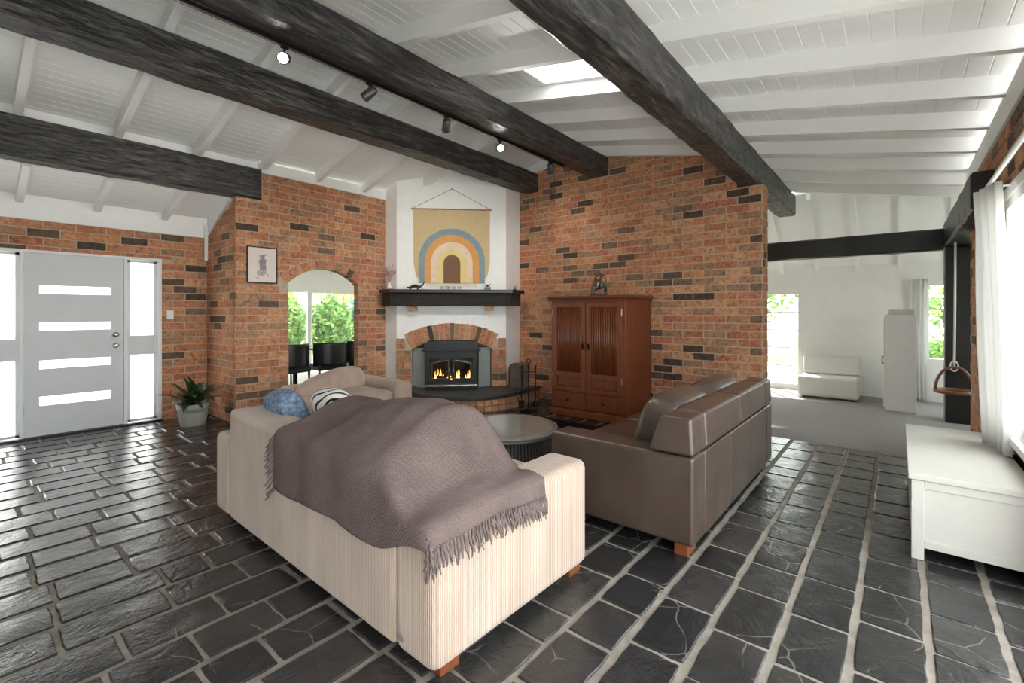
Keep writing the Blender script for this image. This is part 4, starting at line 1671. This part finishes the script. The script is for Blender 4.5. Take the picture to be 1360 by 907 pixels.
# ---- throw blanket over the back and near arm
THROW = NT('mauve_grey_weave').set(.95, spec=.1)
_v = THROW.coord()
_w1 = THROW.n('ShaderNodeTexWave', wave_type='BANDS', bands_direction='DIAGONAL', i_Scale=38.0, i_Distortion=2.5, i_Detail=2.0)
THROW.l(_v, _w1.inputs['Vector'])
_n = THROW.noise(_v, 220, 2)
_c = THROW.ramp(THROW.noise(_v, 4, 3), [(.3, (108, 93, 91)), (.7, (128, 112, 109))])
_c = THROW.mix(.6, _c, THROW.ramp(_n, [(.35, (170, 165, 165)), (.65, (255, 255, 255))]), 'MULTIPLY')
THROW.base(_c)
_b = THROW.bump(_w1.outputs['Fac'], .45, .005)
THROW.l(THROW.bump(_n, .5, .004, _b), THROW.b.inputs['Normal'])
THROW = THROW.m
THX, THY = 1.18, 1.30


def sm(a, b, x):
    t = max(0, min(1, (x - a) / (b - a)))
    return t * t * (3 - 2 * t)


# cross-section over the tall back (world x, z) and over the low arm end
HI = [(1.155, .47), (1.150, .58), (1.150, .69), (1.165, .765), (1.22, .815), (1.32, .86), (1.44, .915), (1.56, .945), (1.68, .935), (1.78, .89), (1.86, .80), (1.92, .70), (1.97, .61), (2.02, .56)]
LO = [(1.155, .535), (1.150, .56), (1.150, .585), (1.165, .615), (1.22, .628), (1.30, .632), (1.40, .640), (1.48, .645), (1.56, .64), (1.63, .632), (1.69, .625), (1.74, .622), (1.79, .618), (1.84, .615)]


def prof_at(P, q):
    f = q * (len(P) - 1)
    i = min(int(f), len(P) - 2)
    t = f - i
    p0, p1, p2, p3 = P[max(i - 1, 0)], P[i], P[i + 1], P[min(i + 2, len(P) - 1)]

    def cr_(a, b, c, d):
        return .5 * (2 * b + (c - a) * t + (2 * a - 5 * b + 4 * c - d) * t * t + (3 * b - a - 3 * c + d) * t ** 3)
    return cr_(p0[0], p1[0], p2[0], p3[0]), cr_(p0[1], p1[1], p2[1], p3[1])


def throw_pt(p, q):
    """p 0 (arm end) .. 1 (far end) ; q 0 (hem on the back) .. 1 (seat side)"""
    y = 1.262 + 1.31 * p
    edge = 0
    if p < .06:                       # last strip hangs over the arm's outer face
        edge = (.06 - p) / .06
        y = 1.262 + 1.31 * .06 - .085 * min(1, edge * 1.0)
        y = max(y, 1.272)
    yy = y
    k = sm(1.40, 1.66, yy + .03 * math.sin(q * 7 + 1))
    xa, za = prof_at(HI, q)
    xb, zb = prof_at(LO, q)
    x, z = xa * k + xb * (1 - k), za * k + zb * (1 - k)
    # folds
    topness = sm(.18, .4, q)
    z += topness * .012 * math.sin(yy * 17 + q * 3) * (1 - .6 * k) + topness * .004 * math.sin(yy * 31 - q * 9)
    x -= (1 - topness) * (.006 + .010 * abs(math.sin(yy * 9 + 1.3)))
    z += (1 - topness) * (q < .03) * .012 * math.sin(yy * 7)
    z -= topness * .065 * sm(1.9, 2.45, yy)
    # soft valley between the two cushions
    z -= topness * .016 * math.exp(-((yy - 2.24) / .07) ** 2) * k
    # hem droops lower towards the middle and far end
    if q < .15:
        z -= (.15 - q) / .15 * (.02 * math.sin((y - 1.3) * 2.2))
    if edge > 0:
        z -= edge * .075 * (1 if q > .2 else .3)
        y = 1.292 - .012 * edge - .02 * (1 - edge) * 0
        y = y if q > .15 else 1.285
    return (x, y, z)


tb = thing('throw_blanket', 'mauve grey woven throw with fringed ends draped over the corduroy sofa', 'blanket', (1.135, 1.315, 0), R(-.9))
b = MB().grid(lambda i, j: tuple(Vector(throw_pt(i, j)) - Vector((1.18, 1.30, 0))), 110, 70)
b.obj('woven_cloth', THROW, tb, smooth=True, solid=.012)
fr = MB()
rn = random.Random(12)


def strand(p0, d, l_, out):
    p0 = Vector(p0)
    pts = [p0]
    for k in range(1, 5):
        w = Vector((rn.uniform(-.006, .006), rn.uniform(-.006, .006), 0))
        pts.append(p0 + Vector(out) * (.010 * k / 4) + Vector(d) * (l_ * k / 4) + w)
    fr.tube(pts, [.003, .0048, .0042, .0046, .002], 5)


off_ = Vector((1.18, 1.30, 0))
for i in range(64):                   # near end, over the arm
    q = i / 63
    p = Vector(throw_pt(0, q)) - off_
    lean = rn.uniform(-.25, .25)
    for k in range(2):
        if q < .16:
            strand(p, (0, -.05 + .1 * k, -1), rn.uniform(.07, .1), (-1, 0, 0))
        else:
            strand(p, (lean * .5, -.12, -1), rn.uniform(.06, .10), (0, -1, 0))
for i in range(34):                   # far end
    q = i / 60
    p = Vector(throw_pt(1, q)) - off_
    for k in range(2):
        strand(p, (-.25 if q < .25 else -.3, .45 + .2 * k, -.9), rn.uniform(.05, .09), (-.6, .5, 0))
o = fr.obj('fringe', plain('throw_fringe', (112, 98, 96), .95, spec=.1, var=.2, vscale=40), tb, fix=False, smooth=True)
o['kind'] = 'stuff'

# ================================================================== COFFEE TABLE AND DARK FLOOR SHEET
rg = thing('floor_sheet', 'black sheet on the floor under the round wicker coffee table', 'floor_sheet', (3.9, 2.9, .004))  # plain near-black sheet over the floor around the table
MB().box(-1.45, 1.12, -.95, 1.15, 0, .012).obj('flat_sheet', plain('black_sheet', (26, 25, 25), .98, spec=.1, var=.3, vscale=50, bscale=200, bstr=.6), rg)
WICK = plain('dark_wicker', (78, 74, 70), .6, var=.3, vscale=30)
ct = thing('coffee_table', 'round dark wicker coffee table with inset glass top', 'coffee table', (3.07, 2.61, .026))
MB().lathe([(.33, 0), (.38, .10), (.39, .2), (.37, .33), (.36, .35)], 40).obj('drum', plain('wicker_core', (34, 32, 31), .8), ct, smooth=True)
wv = MB()
for i in range(84):
    a = 2 * PI * i / 84
    r_ = [.335, .385, .396, .377, .40]
    wv.tube([(r_[k] * math.cos(a), r_[k] * math.sin(a), z) for k, z in enumerate((0, .10, .2, .33, .37))], .0095, 5)
for k in range(16):
    z = .02 + k * .022
    rr = .34 + .055 * math.sin(PI * min(1, (z + .08) / .42))
    pts = []
    for i in range(84):
        a = 2 * PI * (i + .5) / 84
        w = .004 * (1 if (i + k) % 2 else -1)
        pts.append(((rr + w) * math.cos(a), (rr + w) * math.sin(a), z))
    wv.tube(pts, .006, 4, close=True)
o = wv.obj('wicker_weave', WICK, ct, fix=False, smooth=True)
o['kind'] = 'stuff'
rim = MB()
for dz, rr, r_ in ((.365, .418, .02), (.385, .432, .018), (.392, .40, .012)):
    rim.tube([(rr * math.cos(2 * PI * i / 64), rr * math.sin(2 * PI * i / 64), dz) for i in range(64)], r_, 8, close=True)
rim.obj('rim', plain('wicker_rim', (112, 106, 100), .5, var=.25, vscale=60), ct, smooth=True)
TG = NT('table_glass').set(.04, spec=.8)
TG.base(lin((122, 122, 114)))
MB().lathe([(.395, 0), (.395, .008)], 48, (0, 0, .394)).obj('glass_top', TG.m, ct)

# ================================================================== WHITE CHEST
CW = plain('chest_white', (194, 191, 184), .45, var=.03)
cs = thing('blanket_chest', 'long low white panelled blanket chest under the picture window', 'chest', (3.50, -.06, 0))
CL_, CD_ = 1.48, .50       # along +x, along -y
MB().box(-.012, CL_ + .012, -CD_ - .0, .014, .452, .49).obj('lid', CW, cs, bevel=.006)
for x in (0, CL_ - .055):
    for yv in (-CD_ + .0, -.055):
        MB().box(x, x + .055, yv, yv + .055, 0, .45).obj('leg', CW, cs, bevel=.004)
b = MB().box(.012, .03, -CD_ + .055, -.055, .09, .45).box(CL_ - .03, CL_ - .012, -CD_ + .055, -.055, .09, .45).box(.055, CL_ - .055, -.03, -.012, .09, .45).box(.055, CL_ - .055, -CD_ + .012, -CD_ + .03, .09, .45).box(.03, CL_ - .03, -CD_ + .03, -.03, .09, .11)
b.obj('panel', CW, cs)
b = MB()
for z0, z1 in ((.07, .115), (.405, .45)):
    b.box(.003, .03, -CD_ + .055, -.055, z0, z1).box(CL_ - .03, CL_ - .003, -CD_ + .055, -.055, z0, z1).box(.055, CL_ - .055, -.03, -.003, z0, z1)
b.obj('rail', CW, cs, bevel=.003)

# ================================================================== PLANT, SWITCH, PICTURE
pp = thing('potted_plant', 'dark green leafy plant in a pale ribbed pot in the brick corner', 'plant', (1.93, 6.76, 0))
MB().lathe([(.125, 0), (.135, .02), (.16, .16), (.162, .19), (.172, .195), (.176, .27), (.16, .275), (.155, .24), (.0, .235)], 32, cap=False).obj('pot', plain('pale_pot', (150, 148, 140), .7, var=.15), pp, smooth=True)
MB().lathe([(.155, .235), (.0, .242)], 24, cap=False).obj('soil', plain('soil', (46, 36, 30), .95, var=.4), pp)
LFM = plain('dark_leaf', (46, 66, 40), .35, var=.4, vscale=5)


def leaf_mesh(L, W, bend):
    n = 8
    vs, fs = [], []
    for i in range(n + 1):
        t = i / n
        w = W * math.sin(PI * min(1, t * 1.02)) ** .8 * (1 if t < .98 else .1)
        y = L * math.sin(bend * t) / bend
        z = L * (1 - math.cos(bend * t)) / bend
        vs += [(-w, y, -z + w * .35), (0, y, -z), (w, y, -z + w * .35)]
    for i in range(n):
        for k in range(2):
            fs.append((i * 3 + k, i * 3 + k + 1, i * 3 + k + 4, i * 3 + k + 3))
    me = MB().add(vs, fs).mesh('leaf')
    me.materials.append(LFM)
    for p in me.polygons:
        p.use_smooth = True
    return me


LM = [leaf_mesh(.42, .042, 1.0), leaf_mesh(.38, .05, 1.9), leaf_mesh(.44, .036, .6)]
rn = random.Random(21)
for i in range(38):
    o = bpy.data.objects.new('leaf', LM[i % 3])
    COL.objects.link(o)
    o.parent = pp
    a = 2 * PI * i / 38 * 3 + rn.uniform(-.3, .3)
    up = rn.uniform(.75, 1.5)
    o.rotation_euler = (up, 0, a)
    o.location = (rn.uniform(-.05, .05), rn.uniform(-.05, .05), .24)
    sc = rn.uniform(.75, 1.05)
    o.scale = (sc, sc, sc)
sw = thing('light_switch', 'white light switch plate on the brick wall by the front door', 'light switch', (1.85, YD - .008, 1.37))
MB().box(-.037, .037, -.012, 0, -.058, .058).obj('plate', WHITE, sw, bevel=.003)
MB().box(-.012, .012, -.018, -.012, -.02, .02).obj('rocker', WHITE, sw, bevel=.002)

pf = thing('framed_picture', 'small black framed sketch of a standing figure on the brick arch wall', 'picture', (2.587, YA - .011, 2.016))
PW, PH = .187, .236
BLK = plain('black_frame', (24, 22, 22), .4)
MB().box(-PW, PW, -.022, 0, PH - .014, PH).box(-PW, PW, -.022, 0, -PH, -PH + .014).box(-PW, -PW + .014, -.022, 0, -PH + .014, PH - .014).box(PW - .014, PW, -.022, 0, -PH + .014, PH - .014).obj('frame', BLK, pf)
MB().box(-PW + .01, PW - .01, -.012, -.002, -PH + .01, PH - .01).obj('print', plain('picture_paper', (226, 214, 206), .8, var=.05, vscale=4), pf)
INK = plain('grey_ink', (150, 140, 144), .9, var=.2, vscale=40)
INK2 = plain('pale_ink', (178, 170, 162), .9, var=.2, vscale=40)


def flat(polys, nm, m, d=-.0135):
    b = MB()
    for q in polys:
        b.prism(q, d, -.0115)
    return b.obj(nm, m, pf)


def ell(cx, cz, a, c_, n=14):
    return [(cx + a * math.cos(2 * PI * i / n), cz + c_ * math.sin(2 * PI * i / n)) for i in range(n)]


flat([ell(.005, .105, .026, .030), [(-.035, .02), (.04, .02), (.05, .075), (-.005, .085), (-.04, .07)], [(-.03, -.06), (.05, -.06), (.042, .02), (-.034, .02)]], 'drawn_figure', INK)
flat([ell(-.02, .11, .022, .02), ell(.035, .135, .03, .012), ell(-.015, -.10, .055, .045), [(.02, -.06), (.045, -.06), (.085, -.145), (.07, -.145)], [(-.05, .06), (-.035, .065), (-.05, -.02), (-.062, -.02)]], 'drawn_basket', INK2, -.0128)
flat([[(-.09, -.165), (-.03, -.165), (-.03, -.160), (-.09, -.160)], [(-.075, -.178), (-.035, -.178), (-.035, -.174), (-.075, -.174)]], 'caption', INK)

# ================================================================== TRACK LIGHTS
tk = thing('light_track', 'thin black light track under the beam', 'track', (0, 3.545, 3.425))
MB().box(-1.6, 5.4, -.018, .018, -.028, -.0).obj('rail', DARKM, tk)
MB().box(-1.6, 5.4, -.006, .006, -.031, -.0285).obj('conductor_slot', CHROME, tk)
HEADM = plain('head_grey', (84, 84, 86), .4, metal=.6)
LITM = emit('lamp_glow', (255, 252, 244), 60)
OFFM = plain('lamp_lens', (190, 190, 186), .2)
for i, (x, aim, lit, lab) in enumerate(((1.60, (-.50, -.72, -.45), True, 'track spotlight glaring brightest, farthest from the brick wall'), (2.33, (-.35, .75, -.55), True, 'grey cylinder track spotlight tilted towards the entry'), (3.23, (.45, .70, -.55), True, 'dark track spotlight turned towards the chimney'),
                                        (4.06, (-.60, -.70, -.40), True, 'glaring track spotlight turned away from the brick wall'), (5.08, (.60, .35, -.62), True, 'track spotlight at the brick wall end of the track'))):
    hd = thing('track_spotlight', lab, 'spotlight', (x, 3.545, 3.394), 0, 'spotlights on the track')
    MB().box(-.025, .025, -.015, .015, -.012, .0).obj('adapter', DARKM, hd)
    MB().tube([(0, 0, -.01), (0, 0, -.055)], .008, 8).obj('stem', DARKM, hd)
    q = Vector(aim).normalized().to_track_quat('Z', 'Y').to_matrix()
    cyl = MB().lathe([(.025, -.07), (.038, -.06), (.042, .05), (.042, .065), (.036, .065), (.034, .05)], 20, cap=False)
    cyl.lathe([(.0, -.07), (.025, -.07)], 20, cap=False)
    cyl.v = [tuple(q @ Vector(p) + Vector((0, 0, -.085))) for p in cyl.v]
    cyl.obj('housing', HEADM, hd, smooth=True)
    ln = MB().lathe([(.034, .05), (.0, .056)], 20, cap=False)
    ln.v = [tuple(q @ Vector(p) + Vector((0, 0, -.085))) for p in ln.v]
    ln.obj('lens', LITM if lit else OFFM, hd)
    if lit:
        ld = bpy.data.lights.new('spot', 'SPOT')
        ld.energy = {3.23: 52, 5.08: 9}.get(x, 32)
        ld.spot_size = R(95)
        ld.spot_blend = 1.0
        ld.shadow_soft_size = .04
        ld.color = (1, .96, .90)
        lo = bpy.data.objects.new('lamp', ld)
        COL.objects.link(lo)
        lo.parent = hd
        lo.location = Vector((0, 0, -.085)) + Vector(aim).normalized() * .075
        lo.rotation_euler = Vector(aim).to_track_quat('-Z', 'Y').to_euler()

# ================================================================== CURTAINS
CT = NT('white_curtain').set(.9, spec=.1)
CT.base(lin((242, 242, 240)))
_tr = CT.n('ShaderNodeBsdfTranslucent')
_tr.inputs[0].default_value = lin((240, 240, 238))
_mx = CT.n('ShaderNodeMixShader')
_mx.inputs[0].default_value = .35
CT.l(CT.b.outputs[0], _mx.inputs[1])
CT.l(_tr.outputs[0], _mx.inputs[2])
CT.l(_mx.outputs[0], CT.out.inputs[0])
CURT = CT.m


def curtain(name, label, pts_top, pts_bot, z0, z1, folds, amp, parts=None):
    c = thing(name, label, 'curtain', (pts_top[0][0], pts_top[0][1], 0))
    T0, T1, B0, B1 = [Vector(p + (0,)) for p in (pts_top[0], pts_top[1], pts_bot[0], pts_bot[1])]
    nrm = (T1 - T0).normalized().cross(Vector((0, 0, 1)))

    def f(i, j):
        a = T0.lerp(T1, i)
        d = B0.lerp(B1, i)
        p = d.lerp(a, j)
        k = amp * (1 - .35 * j) * math.sin(i * folds * 2 * PI + .6 * math.sin(j * 4)) + amp * .3 * math.sin(i * folds * 4.3 * PI + 2 * j)
        p = p + nrm * k
        p.z = z0 + (z1 - z0) * j
        return tuple(p - T0)
    b = MB().grid(f, 90, 24)
    b.obj('drape', CURT, c, smooth=True, solid=.004)
    return c


c = curtain('window_curtain', 'white curtain gathered at the end of the rod beside the picture window', ((4.62, -.425), (4.28, -.515)), ((4.60, -.485), (4.22, -.55)), .50, 2.24, 3.5, .032)
rd = thing('curtain_rod', 'white curtain rod along the top of the picture window', 'curtain rod', (0, -.47, 2.25))
MB().tube([(.6, 0, 0), (4.66, 0, 0)], .013, 10).obj('rod', WHITE, rd)
MB().lathe([(.0, -.03), (.022, -.02), (.026, 0), (.022, .02), (.0, .03)], 14, cap=False).obj('finial', plain('rod_end', (128, 124, 120), .5), rd, smooth=True).location = (4.66, 0, 0)
for x in (4.5, 2.6, .9):
    MB().tube([(x, 0, 0), (x, -.128, 0)], .008, 8).obj('bracket', WHITE, rd)
curtain('window_curtain', 'white curtain hanging beside the white cabinet in the far room', ((9.66, -.14), (9.66, -.36)), ((9.66, -.16), (9.66, -.34)), .02, 1.92, 4, .022)

# ================================================================== FAR ROOM FURNITURE
WSOFA = plain('white_sofa_cover', (222, 221, 218), .85, spec=.15, var=.03, bscale=60, bstr=.15)
ws = thing('white_sofa', 'small armless white foam sofa against the far white wall', 'sofa', (8.95, .46, 0))
rbox(0, .76, 0, .82, .03, .36, 'seat', WSOFA, ws, .05, 4)
MB().prism([(.42, .365), (.74, .365), (.76, .66), (.56, .66)], .01, .81).obj('backrest', WSOFA, ws, bevel=.05, seg=4)
bpy.data.objects[ws.children[-1].name].rotation_euler = (0, 0, 0)
for x in (.08, .66):
    for yv in (.08, .74):
        MB().lathe([(.02, 0), (.025, .035)], 10, (x, yv, 0)).obj('foot', DARKM, ws)
wc_ = thing('white_cabinet', 'tall white storage cabinet standing end-on in the far room', 'cabinet', (8.50, -.205, .004))
MB().box(0, .85, 0, .345, 0, 1.365).obj('carcass', WHITE, wc_, bevel=.004)
for k in range(2):
    d = MB().box(.01 + k * .42, .41 + k * .42, .347, .362, .04, 1.35).obj('door', WHITE, wc_, bevel=.003)
    MB().tube([(.36 + k * .12, .362, .62), (.36 + k * .12, .385, .65), (.36 + k * .12, .385, .72), (.36 + k * .12, .362, .75)], .006, 6).obj('handle', DARKM, d)
tr = thing('storage_tray', 'shallow pale storage tray on top of the white cabinet', 'tray', (8.56, -.18, 1.371))
b = MB()
walled(b, 0, .34, 0, .01, [], 0, .28)
b.box(0, .34, 0, .008, .01, .07).box(0, .34, .272, .28, .01, .07).box(0, .008, .008, .272, .01, .07).box(.332, .34, .008, .272, .01, .07)
b.obj('tray', plain('pale_plastic', (206, 206, 204), .4), tr)
# rattan hoop swing on a white rope by the post
hs = thing('rattan_swing', 'brown bent rattan hoop hanging on a white rope by the black post', 'swing', (7.62, -.42, .46))
RAT = wood('rattan', (140, 92, 66), .7, .4, (20, 20, 20))
MB().tube([(.12 * math.cos(a) * 1.4, -.10 + .17 * math.sin(a), .0) for a in [2 * PI * i / 26 for i in range(26)]], .022, 8, close=True).obj('seat_ring', RAT, hs, smooth=True)
MB().tube([(0, .07 - .30 * (i / 14) * .0 - .17 * (1 - math.cos(PI * i / 14)), .29 * math.sin(PI * i / 14)) for i in range(15)], .016, 8).obj('hoop', RAT, hs, smooth=True)
MB().tube([(0, -.10, .29), (0, -.10, .36), (.0, -.105, 1.0), (.0, -.11, 1.775)], .011, 8).obj('rope', WHITE, hs, smooth=True)
MB().tube([(0, -.10 + .035 * math.sin(2 * PI * i / 14), .30 + .06 * math.cos(2 * PI * i / 14)) for i in range(14)], .009, 6, close=True).obj('rope_loop', WHITE, hs, smooth=True)

# ================================================================== DINING FURNITURE BEYOND THE ARCH
BLEA = plain('black_leather', (24, 25, 28), .3, var=.2)
dt = thing('dining_table', 'dark dining table in the room beyond the arch', 'table', (4.75, 8.75, 0))
MB().prism([(-.9, -.5), (.9, -.5), (.9, .5), (-.9, .5)], .71, .745, 'xy').obj('tabletop', wood('dark_table', (58, 48, 42), .7, .3), dt, bevel=.006)
for x in (-.8, .8):
    for yv in (-.42, .42):
        MB().box(x - .03, x + .03, yv - .03, yv + .03, 0, .71).obj('leg', DARKM, dt)
ch0 = thing('dining_chair', 'black leather dining chair nearest the entry side of the arch', 'chair', (3.60, 7.82, 0), R(195), 'black dining chairs beyond the arch')
rbox(-.26, .26, -.25, .25, .40, .50, 'seat', BLEA, ch0, .03, 3)
MB().grid(lambda i, j: (.29 * math.sin((i - .5) * 2.6), .05 + .24 * math.cos((i - .5) * 2.6), .48 + .40 * j), 18, 8).obj('backrest', BLEA, ch0, smooth=True, solid=.05)
for x in (-.22, .22):
    for yv in (-.21, .21):
        MB().tube([(x, yv, .41), (x * 1.1, yv * 1.1, 0)], .015, 8).obj('leg', DARKM, ch0)
for i, (x, y, a, lab) in enumerate(((4.26, 7.78, 175, 'black leather dining chair tucked at the middle of the dark dining table'), (4.92, 7.9, 172, 'black leather dining chair nearest the chimney side of the arch'))):
    c = copy_tree(ch0)
    c.location = (x, y, 0)
    c.rotation_euler = (0, 0, R(a))
    c['label'] = lab
